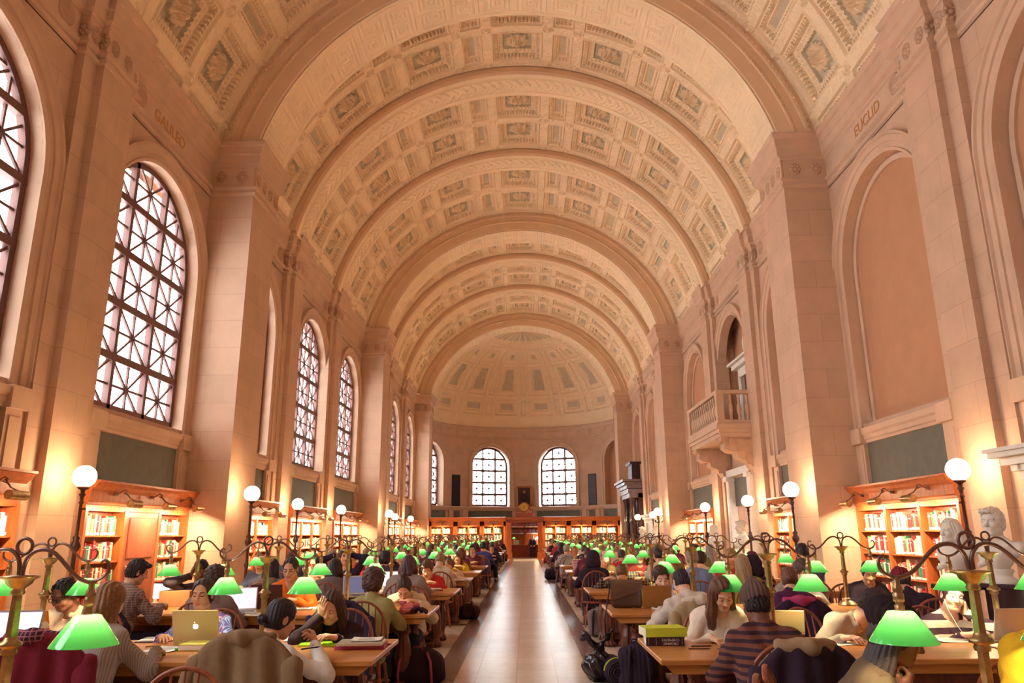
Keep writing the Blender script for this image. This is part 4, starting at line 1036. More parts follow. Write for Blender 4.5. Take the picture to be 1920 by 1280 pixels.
# ------------------------------------------------------------------ implicit modelling: people, busts, coats, bags
CORN8 = np.array([(i, j, k) for i in (0, 1) for j in (0, 1) for k in (0, 1)])
EDG = [(a, b) for a in range(8) for b in range(a + 1, 8) if np.abs(CORN8[a] - CORN8[b]).sum() == 1]
class SDF:
    def __init__(s, lo, hi, res):
        s.res = res; s.lo = np.array(lo, float); n = np.ceil((np.array(hi) - s.lo) / res).astype(int) + 1
        s.ax = [s.lo[i] + np.arange(n[i]) * res for i in range(3)]; s.D = np.full(n, 9., np.float32)
    def blk(s, lo, hi, mg):
        sl = []
        for i in range(3):
            a = max(0, int((lo[i] - mg - s.lo[i]) / s.res)); b = min(len(s.ax[i]), int((hi[i] + mg - s.lo[i]) / s.res) + 2)
            if b <= a: return None
            sl.append(slice(a, b))
        return tuple(sl)
    def xyz(s, sl): return s.ax[0][sl[0]][:, None, None], s.ax[1][sl[1]][None, :, None], s.ax[2][sl[2]][None, None, :]
    def comb(s, sl, d, k, mode):
        D = s.D[sl]; d = d.astype(np.float32)
        if mode == 'u':
            h = np.clip(.5 + .5 * (D - d) / k, 0, 1); s.D[sl] = D * (1 - h) + d * h - k * h * (1 - h)
        else:
            h = np.clip(.5 - .5 * (D + d) / k, 0, 1); s.D[sl] = D * (1 - h) - d * h + k * h * (1 - h)
    def cap(s, a, b, ra, rb=None, k=.02, mode='u'):
        a = np.array(a, float); b = np.array(b, float); rb = ra if rb is None else rb; R = max(ra, rb)
        sl = s.blk(np.minimum(a, b), np.maximum(a, b), R + k + 3 * s.res)
        if sl is None: return s
        X, Y, Z = s.xyz(sl); v = b - a; L = v @ v + 1e-12
        t = np.clip(((X - a[0]) * v[0] + (Y - a[1]) * v[1] + (Z - a[2]) * v[2]) / L, 0, 1)
        d = np.sqrt((X - a[0] - t * v[0]) ** 2 + (Y - a[1] - t * v[1]) ** 2 + (Z - a[2] - t * v[2]) ** 2) - (ra + t * (rb - ra))
        s.comb(sl, d, k, mode); return s
    def ell(s, c, r, k=.02, mode='u', M=None):
        c = np.array(c, float); r = np.array(r, float); R = r.max(); sl = s.blk(c, c, R + k + 3 * s.res)
        if sl is None: return s
        X, Y, Z = s.xyz(sl); x, y, z = X - c[0], Y - c[1], Z - c[2]
        if M is not None:
            x, y, z = [M[0][i] * x + M[1][i] * y + M[2][i] * z for i in range(3)]
        k0 = np.sqrt((x / r[0]) ** 2 + (y / r[1]) ** 2 + (z / r[2]) ** 2) + 1e-6; k1 = np.sqrt((x / r[0] ** 2) ** 2 + (y / r[1] ** 2) ** 2 + (z / r[2] ** 2) ** 2) + 1e-6
        s.comb(sl, k0 * (k0 - 1) / k1, k, mode); return s
    def box(s, c, h, rad=.01, k=.01, mode='u'):
        c = np.array(c, float); h = np.array(h, float); sl = s.blk(c - h, c + h, rad + k + 3 * s.res)
        if sl is None: return s
        X, Y, Z = s.xyz(sl); q = [np.abs(X - c[0]) - h[0] + rad, np.abs(Y - c[1]) - h[1] + rad, np.abs(Z - c[2]) - h[2] + rad]
        d = np.sqrt(sum(np.maximum(a, 0) ** 2 for a in q)) + np.minimum(np.maximum(np.maximum(q[0], q[1]), q[2]), 0) - rad
        s.comb(sl, d, k, mode); return s
    def plane(s, p, n):    # cut away the side n points to
        X, Y, Z = s.xyz((slice(None),) * 3); n = np.array(n, float); n /= np.linalg.norm(n)
        s.D = np.maximum(s.D, ((X - p[0]) * n[0] + (Y - p[1]) * n[1] + (Z - p[2]) * n[2]).astype(np.float32)); return s
    def disp(s, f):
        X, Y, Z = s.xyz((slice(None),) * 3); s.D = s.D + f(X, Y, Z).astype(np.float32); return s
    def folds(s, amp, fr, seed=0):
        r = np.random.default_rng(seed); p = r.uniform(0, 6, 6)
        return s.disp(lambda X, Y, Z: amp * (np.sin(fr * (X + .6 * Z) + p[0] + 2 * np.sin(fr * .4 * Y + p[1])) + .7 * np.sin(fr * 1.3 * (Y - .5 * Z) + p[2] + 1.5 * np.sin(fr * .5 * X + p[3])) + .5 * np.sin(fr * .9 * (Z + .3 * X) + p[4])))
    def net(s):
        D = s.D.copy()
        for i in range(3):   # closed at the grid border
            for e in (0, -1):
                q = [slice(None)] * 3; q[i] = e; D[tuple(q)] = 9.
        I = D < 0; n = np.array(D.shape) - 1
        cnt = sum(I[c[0]:c[0] + n[0], c[1]:c[1] + n[1], c[2]:c[2] + n[2]].astype(np.int8) for c in CORN8)
        idx = np.argwhere((cnt > 0) & (cnt < 8)); vid = np.full(n, -1, np.int64); vid[tuple(idx.T)] = np.arange(len(idx))
        val = np.stack([D[tuple((idx + c).T)] for c in CORN8], 1).clip(-1, 1); acc = np.zeros((len(idx), 3)); w = np.zeros(len(idx))
        for a, b in EDG:
            va, vb = val[:, a], val[:, b]; m = (va < 0) != (vb < 0); t = np.where(m, va / np.where(m, va - vb, 1), 0)
            acc += m[:, None] * (CORN8[a] + (CORN8[b] - CORN8[a]) * t[:, None]); w += m
        V = s.lo + (idx + acc / np.maximum(w, 1)[:, None]) * s.res; F = []
        for ax in range(3):
            u, v = (ax + 1) % 3, (ax + 2) % 3
            A = [slice(None)] * 3; B = [slice(None)] * 3; A[ax] = slice(0, -1); B[ax] = slice(1, None)
            e = np.argwhere(I[tuple(A)] != I[tuple(B)]); e = e[(e[:, u] > 0) & (e[:, v] > 0) & (e[:, u] < n[u]) & (e[:, v] < n[v])]
            du = np.zeros(3, int); du[u] = 1; dv = np.zeros(3, int); dv[v] = 1
            q = np.stack([vid[tuple((e - du - dv).T)], vid[tuple((e - dv).T)], vid[tuple(e.T)], vid[tuple((e - du).T)]], 1)
            fl = ~I[tuple(e.T)]; q[fl] = q[fl][:, ::-1]; F.append(q)
        return V, np.concatenate(F)

def rot_head(pitch, yaw, roll):
    """pitch > 0 looks down, yaw > 0 turns to the person's left, roll > 0 tilts to the right shoulder"""
    return np.array(Matrix.Rotation(yaw, 3, 'Z') @ Matrix.Rotation(-pitch, 3, 'X') @ Matrix.Rotation(roll, 3, 'Y'))

# heads, in a frame with +y the face, +z the crown
def head_lib(kind, res):
    f = kind == 'f'; s = SDF((-.11, -.13, -.2), (.11, .14, .15), res)
    s.ell((0, -.014, .034), (.075, .094, .084)); s.ell((0, .028, -.03), (.060 if f else .063, .066, .083), .03)
    s.ell((0, .066, -.094), (.022, .020, .018), .03); s.cap((-.048, .015, -.075), (-.02, .06, -.092), .018, .018, .025); s.cap((.048, .015, -.075), (.02, .06, -.092), .018, .018, .025)
    for x in (-1, 1):
        s.ell((x * .036, .067, -.028), (.024, .020, .024), .025)
        s.cap((x * .016, .083, .026), (x * .044, .072, .028), .011, .009, .015)
        s.ell((x * .032, .096, .008), (.019, .018, .012), .012, 'd'); s.ell((x * .0315, .075, .006), (.0145, .0135, .0125), .004)
        s.ell((x * .079, -.006, -.008), (.009, .020, .031), .008); s.ell((x * .088, .0, -.006), (.006, .011, .018), .006, 'd')
    s.cap((0, .086, .016), (0, .109, -.026), .008, .0125, .012); s.ell((-.012, .098, -.031), (.009, .010, .008), .008); s.ell((.012, .098, -.031), (.009, .010, .008), .008)
    lz = -.060
    s.cap((-.020, .083, lz + .005), (.020, .083, lz + .005), .0085, None, .006); s.cap((-.017, .083, lz - .008), (.017, .083, lz - .008), .009, None, .006)
    s.cap((-.024, .094, lz - .001), (.024, .094, lz - .001), .003, None, .004, 'd')
    s.cap((0, -.02, -.05), (0, -.035, -.2), .050 if f else .056, .054 if f else .062, .03)
    V, F = s.net(); C = V[F].mean(1); x, y, z = np.abs(C[:, 0]), C[:, 1], C[:, 2]; M = np.zeros(len(F), int)
    M[(y > .078) & (x < .022 - .9 * np.abs(z - lz + .001)) & (np.abs(z - lz + .001) < .0115)] = 1
    br = (y > .055) & (x > .015) & (x < .050) & (np.abs(z - (.031 - (x - .032) ** 2 * 9)) < (.0028 if f else .0038)); M[br] = 2
    return V, F, M
def eyes_mat(V, F, M, look):
    C = V[F].mean(1); x, y, z = np.abs(C[:, 0]), C[:, 1], C[:, 2]; M = M.copy(); e = (y > .06) & (np.abs(x - .032) < .0155)
    if look == 'open':
        M[e & (np.abs(z - .006) < .0075 * np.sqrt(np.clip(1 - ((x - .032) / .0165) ** 2, 0, 1)))] = 3; M[e & (np.abs(x - .032) < .0065) & (np.abs(z - .006) < .0068)] = 4; M[e & (np.abs(z - .0135) < .003)] = 4
    else: M[e & (np.abs(z + .001 - ((x - .032) / .0155) ** 2 * .004) < .0028)] = 4
    return M
HEADS = {}
def head(kind, look, near):
    key = (kind, look, near)
    if key not in HEADS:
        V, F, M = head_lib(kind, .0042 if near else .0085); HEADS[key] = (V, F, eyes_mat(V, F, M, look))
    return HEADS[key]
HAIRS = {}
def hair(style, near):
    key = (style, near)
    if key in HAIRS: return HAIRS[key]
    r = .0055 if near else .010
    s = SDF((-.2, -.27, -.44), (.2, .18, .22), r); g = .014
    def cap_(g, low=-.075, face=(.076, .088, .137), fz=-.03):
        s.ell((0, -.014, .036), (.075 + g, .094 + g, .084 + g)); s.ell((0, -.03, -.02), (.072 + g, .075 + g, .07 + g), .02)
        s.ell((0, .102, fz), face, .006, 'd'); s.plane((0, 0, low), (0, .25, -1))
        for x in (-1, 1): s.ell((x * .095, .028, -.055), (.03, .05, .055), .01, 'd')
    wave = lambda amp, f1: s.disp(lambda X, Y, Z: amp * np.sin(np.arctan2(X, -Y - .02) * f1 + 18 * Z + 3 * np.sin(9 * Z)) * np.clip((.11 - Z) * 20, 0, 1) + amp * np.sin(X * 170 + 20 * Y) * np.clip((Z - .06) * 25, 0, 1))
    if style in ('short', 'crop', 'grey'):
        cap_(.012 if style != 'crop' else .006, -.06 if style != 'crop' else -.045, fz=-.028)
        if style == 'short': s.ell((.02, .07, .092), (.06, .035, .022), .02)
        wave(.0034, 26); s.disp(lambda X, Y, Z: .0042 * np.sin(150 * X + 60 * Z) * np.sin(130 * Y + 70 * Z) + .002 * np.sin(260 * X) * np.sin(240 * Z))
    elif style == 'balding': cap_(.007, -.07, (.085, .12, .14), .0); s.ell((0, .01, .1), (.07, .085, .06), .01, 'd'); wave(.002, 26)
    elif style == 'curly':
        s.ell((0, -.025, .045), (.112, .118, .108)); s.ell((0, -.05, -.03), (.10, .09, .09), .03); s.ell((0, .118, -.035), (.078, .09, .105), .012, 'd'); s.plane((0, 0, -.12), (0, .2, -1))
        s.disp(lambda X, Y, Z: .009 * np.sin(95 * X + 2 * np.sin(50 * Z)) * np.sin(95 * Y + 1) * np.sin(95 * Z + 2))
    elif style == 'bun': cap_(.010); s.ell((0, -.125, -.045), (.036, .036, .034), .012); wave(.0022, 22)
    elif style == 'topbun': cap_(.010); s.ell((0, -.06, .15), (.036, .036, .03), .012); wave(.0022, 22)
    elif style == 'pony': cap_(.011); s.cap((0, -.11, .02), (0, -.155, -.06), .028, .03, .02); s.cap((0, -.155, -.06), (.01, -.135, -.22), .03, .014, .02); wave(.0025, 22)
    elif style in ('long', 'longside', 'bob'):
        end = {'long': -.30, 'longside': -.34, 'bob': -.15}[style]
        cap_(.014, -.30)
        for x in (-1, 1):
            if style == 'longside' and x > 0:
                s.cap((.07, .01, .02), (.10, .06, -.14), .034, .042, .03); s.cap((.10, .06, -.14), (.09, .09, -.36), .042, .028, .03)
            s.cap((x * .062, -.01, .03), (x * .082, -.02, end * .5), .032, .038, .03); s.cap((x * .082, -.02, end * .5), (x * .085, -.02, end), .038, .026, .03)
        s.ell((0, -.075, -.06), (.085, .06, .12), .03); s.cap((-.03, -.09, -.08), (-.035, -.11, end), .05, .036, .03); s.cap((.03, -.09, -.08), (.035, -.11, end), .05, .036, .03)
        s.ell((0, .118, -.03), (.066, .085, .11), .012, 'd'); wave(.0035, 22)
    elif style == 'dreads':
        cap_(.02, -.1, fz=-.03)
        for i in range(15):
            a = -1.75 + i * 3.5 / 14; x, y = .085 * math.sin(a), -.085 * math.cos(a) - .01
            s.cap((x * .9, y * .9, .02), (x * 1.15, y * 1.12, -.16), .0125, .0135, .003); s.cap((x * 1.15, y * 1.12, -.16), (x * 1.2, y * 1.2 - .01, -.34 - .04 * (i % 3)), .0135, .009, .003)
    elif style == 'beanie':
        s.ell((0, -.016, .052), (.092, .110, .098)); s.plane((0, .0, -.008), (0, -.28, -1)); s.disp(lambda X, Y, Z: .0045 * np.sin(np.arctan2(X, Y) * 26))
        s.cap((0, 0, .14), (0, -.01, .15), .03, .03, .03)
    elif style == 'beret':
        s.ell((0, -.02, .055), (.094, .112, .10), .02); s.ell((0, -.06, .085), (.10, .10, .075), .03); s.plane((0, 0, .035), (0, .45, -1)); s.ell((0, .13, -.03), (.08, .08, .09), .01, 'd')
        s.disp(lambda X, Y, Z: .003 * np.sin(np.arctan2(X, Y) * 30))
    elif style == 'cap': s.ell((0, -.014, .045), (.088, .106, .092)); s.plane((0, 0, .035), (0, -.1, -1)); s.ell((0, .12, .05), (.07, .075, .012), .01)
    elif style == 'hood':
        s.ell((0, -.03, .03), (.115, .125, .125), .03); s.ell((0, -.06, -.09), (.13, .10, .10), .05); s.ell((0, .13, -.02), (.075, .12, .115), .02, 'd'); s.plane((0, 0, -.16), (0, 0, -1)); s.folds(.004, 40)
    V, F = s.net(); HAIRS[key] = (V, F); return V, F
# hands: wrist at the origin, fingers along +y, back of the hand +z, thumb on +x (left hand seen from above has its thumb at +x)
HANDS = {}
def hand(pose, near):
    key = (pose, near)
    if key in HANDS: return HANDS[key]
    r = .0036 if near else .007
    s = SDF((-.09, -.05, -.11), (.10, .21, .06), r)
    s.cap((0, -.05, 0), (0, .0, 0), .026, .025, .02)
    for x in (-.027, -.009, .009, .027): s.cap((x * .55, .01, 0), (x, .082, -.001), .0165, .0125, .016)
    s.ell((.025, .035, -.010), (.018, .030, .015), .012)
    curl = {'flat': (.12, .12, .1), 'relax': (.4, .45, .3), 'pen': (.75, .85, .5), 'fist': (1.35, 1.6, 1.0), 'cup': (.55, .5, .35)}[pose]
    for i, (x, L) in enumerate(zip((.027, .009, -.009, -.027), (.92, 1.03, .96, .76))):
        p = np.array((x, .084, 0)); a = 0; sp = (x / .027) * .10; rr = .0092
        for j, (l, c) in enumerate(zip((.043, .027, .021), curl)):
            a += c * (1 + .12 * (i - 1.5) * (1 if pose != 'pen' else .7)); q = p + L * l * np.array((math.sin(sp) * math.cos(a), math.cos(sp) * math.cos(a), -math.sin(a)))
            s.cap(p, q, rr, rr * .92, .004); p = q; rr *= .92
    t = {'flat': [(.03, .02, -.006), (.056, .050, -.012), (.068, .082, -.014)], 'relax': [(.03, .02, -.008), (.050, .052, -.022), (.052, .084, -.032)], 'pen': [(.03, .02, -.010), (.046, .055, -.034), (.032, .088, -.046)],
         'fist': [(.03, .02, -.012), (.044, .052, -.036), (.016, .072, -.050)], 'cup': [(.03, .02, -.008), (.062, .04, -.016), (.082, .07, -.02)]}[pose]
    s.cap(t[0], t[1], .0135, .0115, .01); s.cap(t[1], t[2], .0112, .0088, .006)
    V, F = s.net(); HANDS[key] = (V, F); return V, F

def ik(S_, W, L1, L2, hint):
    d = W - S_; L = np.linalg.norm(d); m = (L1 + L2) * .985
    if L > m: d = d * m / L; L = m; W = S_ + d
    u = d / L; a = (L1 * L1 - L2 * L2 + L * L) / (2 * L); h = math.sqrt(max(L1 * L1 - a * a, 1e-6))
    n = hint - u * (hint @ u); n /= np.linalg.norm(n) + 1e-9
    return S_ + u * a + n * h, W
def skin(tone): return mat('skin_' + tone.lstrip('#'), tone, .55, spec=.3, noise=.05, nscale=14)
def lipm(tone): c = lin(tone); return mat('lips_' + tone.lstrip('#'), tuple((x ** (1 / 2.2)) * k for x, k in zip(c, (.92, .72, .70))), .45)
def hairm(c): return mat('hair_' + c.lstrip('#'), c, .5, spec=.35, noise=.35, nscale=60)
EYEW = mat('eye_white', '#efe6dc', .3); EYED = mat('eye_dark', '#2a1a18', .3)
def cloth(c, pat=None, c2=None, sc=1):
    key = 'cloth_' + c.lstrip('#') + (pat or '') + (c2 or '').lstrip('#')
    if key in MATS: return MATS[key]
    if pat is None: return mat(key, c, .9, spec=.12, noise=.10, nscale=30, bump=.12, bscale=140)
    m = mat(key, c, .9, spec=.12, bump=.12, bscale=140); nt = m.node_tree; N = nt.nodes; L = nt.links; b = N['Principled BSDF']
    tc = N.new('ShaderNodeTexCoord'); A = (*lin(c), 1); B = (*lin(c2), 1)
    def wave(axis, scale, thr):
        w = N.new('ShaderNodeTexWave'); w.wave_type = 'BANDS'; w.bands_direction = axis; w.inputs['Scale'].default_value = scale; w.inputs['Distortion'].default_value = .6
        L.new(tc.outputs['Object'], w.inputs['Vector']); g = N.new('ShaderNodeMath'); g.operation = 'GREATER_THAN'; g.inputs[1].default_value = thr; L.new(w.outputs['Fac'], g.inputs[0]); return g
    mx = N.new('ShaderNodeMix'); mx.data_type = 'RGBA'; mx.inputs[6].default_value = A; mx.inputs[7].default_value = B
    if pat == 'stripe': g = wave('Z', 5.5 * sc, .55); L.new(g.outputs[0], mx.inputs[0])
    elif pat == 'vstripe': g = wave('X', 9 * sc, .6); L.new(g.outputs[0], mx.inputs[0])
    elif pat == 'plaid':
        g, h = wave('Z', 6 * sc, .86), wave('X', 6 * sc, .86); a = N.new('ShaderNodeMath'); a.operation = 'MAXIMUM'; L.new(g.outputs[0], a.inputs[0]); L.new(h.outputs[0], a.inputs[1]); L.new(a.outputs[0], mx.inputs[0])
    elif pat == 'print':
        v = N.new('ShaderNodeTexNoise'); v.inputs['Scale'].default_value = 11; v.inputs['Detail'].default_value = 1; v.inputs['Distortion'].default_value = 1.5; L.new(tc.outputs['Object'], v.inputs['Vector'])
        r = N.new('ShaderNodeValToRGB'); r.color_ramp.interpolation = 'CONSTANT'; el = r.color_ramp.elements
        el[0].position = 0; el[0].color = A; el[1].position = .40; el[1].color = (*lin('#6f86b8'), 1)
        for pos, cc in ((.45, c2), (.50, '#4a4f80'), (.545, '#b98aa0'), (.60, c)): e = el.new(pos); e.color = (*lin(cc), 1)
        L.new(v.outputs['Fac'], r.inputs['Fac']); L.new(r.outputs['Color'], b.inputs['Base Color']); return m
    L.new(mx.outputs[2], b.inputs['Base Color']); return m

PANTS = cloth('#3a3a52'); SHOE = mat('shoe_leather', '#33232a', .45)
NPERS = [0]
def person(x, y, rz, label, top='#444455', hair_style='short', hair_c='#3a2722', tone='#e0a98a', kind='m', lean=.25, pitch=.45, yaw=0., roll=0., look='down', near=False, sc=1.0,
           hands=None, topm=None, group=None, thick=.016, res=None, hood=None, bulk=1.0, glasses=False, hat_c=None, collar=None, seat=.45, side=0., pants=None, hdz=0., sleeve=1.0, twist=0., beard=None, dry=False):
    """seated person; hips at (x, y); rz 0 faces +y, away from the camera. hands: two (left, right) of dict(w=wrist, pose, d=finger direction, n=back-of-hand normal)"""
    seed = NPERS[0]; NPERS[0] += not dry; res = res or (.013 if near else .02)
    V3 = lambda *a: np.array(a, float)
    P0 = V3(0, -.04, seat + .095); up = V3(math.sin(side), math.sin(lean) * math.cos(side), math.cos(lean) * math.cos(side)); fw = V3(0, math.cos(lean), -math.sin(lean))
    C = P0 + up * .455; rt = V3(math.cos(twist) * math.cos(side), math.sin(twist), -math.sin(side)); NB = C + up * .055 + fw * .005
    Rh = rot_head(pitch, yaw, roll); hc = NB + up * .05 + Rh @ V3(0, .03, .115) + V3(0, .0, hdz)
    if dry: return hc
    t = thing('person', label, 'person', (x, y, 0), rz, group); t.scale = (sc, sc, sc)
    if hands is None: hands = [dict(w=(-.13, .40, TABH + .035)), dict(w=(.13, .40, TABH + .035))]
    limbs = []
    for sx, H in zip((-1, 1), hands):
        S_ = C - up * .035 + rt * sx * (.158 if kind == 'f' else .172); W = (hc + Rh @ V3(*H['h'])) if 'h' in H else V3(*H['w']); hint = V3(*H.get('hint', (sx * .7, -.25, -.8))); E_, W = ik(S_, W, .285, .25, hint); limbs.append((S_, E_, W))
    allp = np.array([p for l in limbs for p in l] + [P0, C, hc, V3(-.25, .62, 0), V3(.25, -.22, 0)]); lo = allp.min(0) - .17; hi = allp.max(0) + .2
    tk = thick * bulk
    def torso(s, g, k=.05):
        for sx in (-1, 1):
            s.cap(P0 + rt * sx * .075, C - up * .13 + rt * sx * .08, .105 + g, .098 + g, k); s.cap(C - up * .13 + rt * sx * .08, C - up * .03 + rt * sx * .10, .092 + g, .07 + g, k)
        s.cap(limbs[0][0], limbs[1][0], .048 + g, None, k); s.cap(limbs[0][0] + up * .01, NB, .04 + g, .045 + g * .5, .04); s.cap(limbs[1][0] + up * .01, NB, .04 + g, .045 + g * .5, .04); s.cap(C - up * .02, NB, .075 + g * .6, .055 + g * .5, .04)
        s.ell(C - up * .16 + fw * (.05 if kind == 'm' else .06), (.13 + g, .06 + g, .10 + g), .05)
    def arms(s, g, k=.03, cut=1.0):
        for (S_, E_, W) in limbs:
            s.cap(S_, E_, .047 + g, .038 + g, k)
            Wc = E_ + (W - E_) * cut
            if cut > .02: s.cap(E_, Wc, .040 + g, .029 + g * .8, k)
    # body: one continuous skin surface, head and hands with it
    s = SDF(lo, hi, res); torso(s, -.004); arms(s, 0); s.cap(NB - up * .03, hc - Rh @ V3(0, .03, .05), .052 if kind == 'f' else .058, None, .03)
    for sx in (-1, 1):
        hp, kn, an = P0 + V3(sx * .09, .03, -.03), V3(sx * .12, .42, seat + .05), V3(sx * .13, .40, .10)
        s.cap(hp, kn, .082, .058, .04); s.cap(kn, an, .055, .038, .03); s.cap(an - V3(0, .03, .04), an + V3(0, .15, -.05), .036, .032, .02)
    mb = MB(); V, F = s.net(); mb.addnp(V, F, 0, True)
    Vh, Fh, Mh = head(kind, look, near); Vw = Vh @ Rh.T + hc
    for u in range(5):
        if (Mh == u).any(): mb.F.append((Fh[Mh == u] + mb.n, u, True, 4))
    mb.V.append(Vw); mb.n += len(Vw)
    for i, (sx, H) in enumerate(zip((-1, 1), hands)):
        S_, E_, W = limbs[i]; d = (Rh @ V3(*H['d'])) if 'd' in H and 'h' in H else V3(*H['d']) if 'd' in H else (W - E_) * V3(1, 1, .35); d /= np.linalg.norm(d); n = V3(*H.get('n', (0, .15, 1))); n = Rh @ n if 'h' in H else n; n = n - d * (n @ d); n /= np.linalg.norm(n)
        xx = np.cross(d, n); Vn, Fn = hand(H.get('pose', 'relax'), near); Vn = Vn.copy(); Fn2 = Fn
        if sx > 0: Vn[:, 0] *= -1; Fn2 = Fn[:, ::-1]
        R = np.stack([xx, d, n], 1); mb.addnp(Vn @ R.T + W, Fn2, 0, True)
    hm = hairm(hair_c); mb.build('body', [skin(tone), lipm(tone), hm, EYEW, EYED], t)
    # clothing and hair are children
    s = SDF(lo, hi, res); torso(s, tk); arms(s, tk * .9, cut=.93 if sleeve >= 1 else sleeve * .93)
    if not near: s.folds(.0035 * bulk, 38, seed)
    else: s.folds(.0042 * bulk, 44, seed)
    ng = {'turtle': .0, None: .06}.get(collar, .06)
    if collar == 'turtle': s.cap(NB - up * .02, NB + up * .045, .068, .066, .02)
    else:
        s.cap(NB + up * .005 + fw * .02, NB + up * .2 + fw * .05, .062, .12, .01, 'd')
        if collar == 'v': s.cap(NB + fw * .10, NB - up * .13 + fw * .17, .07, .012, .01, 'd')
        if collar == 'shirt':
            s.cap(NB + up * .012 - fw * .05, NB - up * .005 + fw * .075 + rt * .04, .024, .018, .01); s.cap(NB + up * .012 - fw * .05, NB - up * .005 + fw * .075 - rt * .04, .024, .018, .01)
    if hood == 'down': s.ell(NB - fw * .09 - up * .05, (.13, .06, .10), .03); s.ell(NB - fw * .10 - up * .0, (.09, .03, .055), .02, 'd')
    s.plane((0, 0, seat - .02), (0, 0, -1))
    V, F = s.net(); MB().addnp(V, F, 0, True).build('top', topm or cloth(top), t)
    s = SDF((-.3, -.2, .0), (.3, .62, seat + .22), .022)
    for sx in (-1, 1):
        hp, kn, an = P0 + V3(sx * .09, .03, -.03), V3(sx * .12, .42, seat + .05), V3(sx * .13, .40, .13)
        s.cap(hp, kn, .096, .072, .04); s.cap(kn, an, .07, .058, .03)
    s.cap(P0 + V3(-.06, 0, 0), P0 + V3(.06, 0, 0), .125, None, .04); s.folds(.003, 40, seed + 3)
    V, F = s.net(); MB().addnp(V, F, 0, True).build('trousers', pants or PANTS, t)
    for sx in (-1, 1):
        an = V3(sx * .13, .40, .10); s = SDF(an - V3(.09, .12, .1), an + V3(.09, .24, .06), .016); s.cap(an - V3(0, .03, .055), an + V3(0, .16, -.06), .048, .042, .02); s.plane((0, 0, 0.002), (0, 0, -1)); V, F = s.net(); MB().addnp(V, F, 0, True).build('shoe', SHOE, t)
    if hair_style:
        for st in hair_style.split('+'):
            Vq, Fq = hair(st, near); nm = {'beanie': 'knit_hat', 'beret': 'knit_hat', 'cap': 'cap', 'hood': 'hood'}.get(st, 'hair')
            MB().addnp(Vq @ Rh.T + hc, Fq, 0, True).build(nm, cloth(hat_c) if nm != 'hair' and hat_c else hm, t)
    if beard:
        s = SDF((-.09, -.02, -.13), (.09, .13, -.02), .006); s.ell((0, .03, -.055), (.066, .068, .065)); s.ell((0, .068, -.1), (.028, .024, .02), .02); s.plane((0, 0, -.045), (0, -.0, 1)); s.cap((-.024, .10, -.058), (.024, .10, -.058), .009, None, .006, 'd'); s.disp(lambda X, Y, Z: .002 * np.sin(150 * X) * np.sin(150 * Z))
        V, F = s.net(); MB().addnp(V @ Rh.T + hc, F, 0, True).build('beard', hairm(beard), t)
    if glasses:
        mb = MB()
        for sx in (-1, 1):
            mb.tube([Rh @ V3(sx * .033 + .024 * math.cos(a), .100, .004 + .018 * math.sin(a)) + hc for a in np.linspace(0, 2 * PI, 16, endpoint=False)], .0025, 5, closed=True)
            mb.tube([Rh @ V3(sx * .057, .098, .008) + hc, Rh @ V3(sx * .080, .0, .01) + hc], .0025, 5)
        mb.tube([Rh @ V3(-.009, .102, .008) + hc, Rh @ V3(.009, .102, .008) + hc], .0025, 5); mb.build('glasses', BLACK, t)
    return t, hc
# ------------------------------------------------------------------ the readers
_r, _u, _f = (lambda yaw, pitch, roll: ((lambda cy, sy, cp, sp: (lambda f, r: (lambda u: (r * math.cos(roll) + u * math.sin(roll), u * math.cos(roll) - r * math.sin(roll), f))(r.cross(f)))(Vector((-sy * cp, cy * cp, sp)), Vector((cy, sy, 0))))(math.cos(yaw), math.sin(yaw), math.cos(pitch), math.sin(pitch))))(.0169, .253, -.0065)
FPX = 1395.8; CAM0 = Vector((.1251, 0, HC))
def at(px, py, Y):      # the point of the plane Y seen at photo pixel (px, py)
    d = _f + _r * ((px - 960) / FPX) - _u * ((py - 640) / FPX); return CAM0 + d * (Y / d.y)
def seen(p):
    d = Vector(p) - CAM0; z = d.dot(_f); return 960 + FPX * d.dot(_r) / z, 640 - FPX * d.dot(_u) / z
CHAIRS = []
def reader(row, k, far, px, py, label, yoff=0., rzoff=0., withchair=True, chair_lab=None, **kw):
    ty = TY[k] - (.05 if row else 0); y = ty + TDEP + .22 + yoff if far else ty - .26 - yoff
    rz = (PI if far else 0) + rzoff; sc = kw.get('sc', 1.0)
    near = kw.pop('near', k <= 2); kw.setdefault('seat', .40)
    for _ in range(3):   # lower or raise the seat until the head sits where the photo shows it
        off = Matrix.Rotation(rz, 3, 'Z') @ Vector(person(0, y, rz, label, near=near, dry=True, **kw)) * sc
        P = at(px, py, y + off.y); kw['seat'] = min(.5, max(.30, kw['seat'] + (P.z - off.z) / sc))
    t, hc = person(0, y, rz, label, near=near, **kw)
    off = Matrix.Rotation(rz, 3, 'Z') @ Vector(hc) * sc; hy = y + off.y
    P = at(px, py, hy); t.location.x = P.x - off.x
    LAST_HC[:] = [hc]
    if withchair:
        c = Matrix.Rotation(rz, 3, 'Z') @ Vector((0, -.03, 0)); sd = 'left' if row == 0 else 'right'
        CHAIRS.append((t.location.x + c.x, y + c.y, rz, chair_lab or 'hoop-back chair of the ' + ' '.join(label.split()[:11])))
    return t
LAST_HC = [0]
SK1, SK2, SK3, SK4 = '#e8b496', '#d99f80', '#7d4c3c', '#c98b68'
on = lambda x, y, z=.0, **k: dict(w=(x, y, TABH + .035 + z), **k)
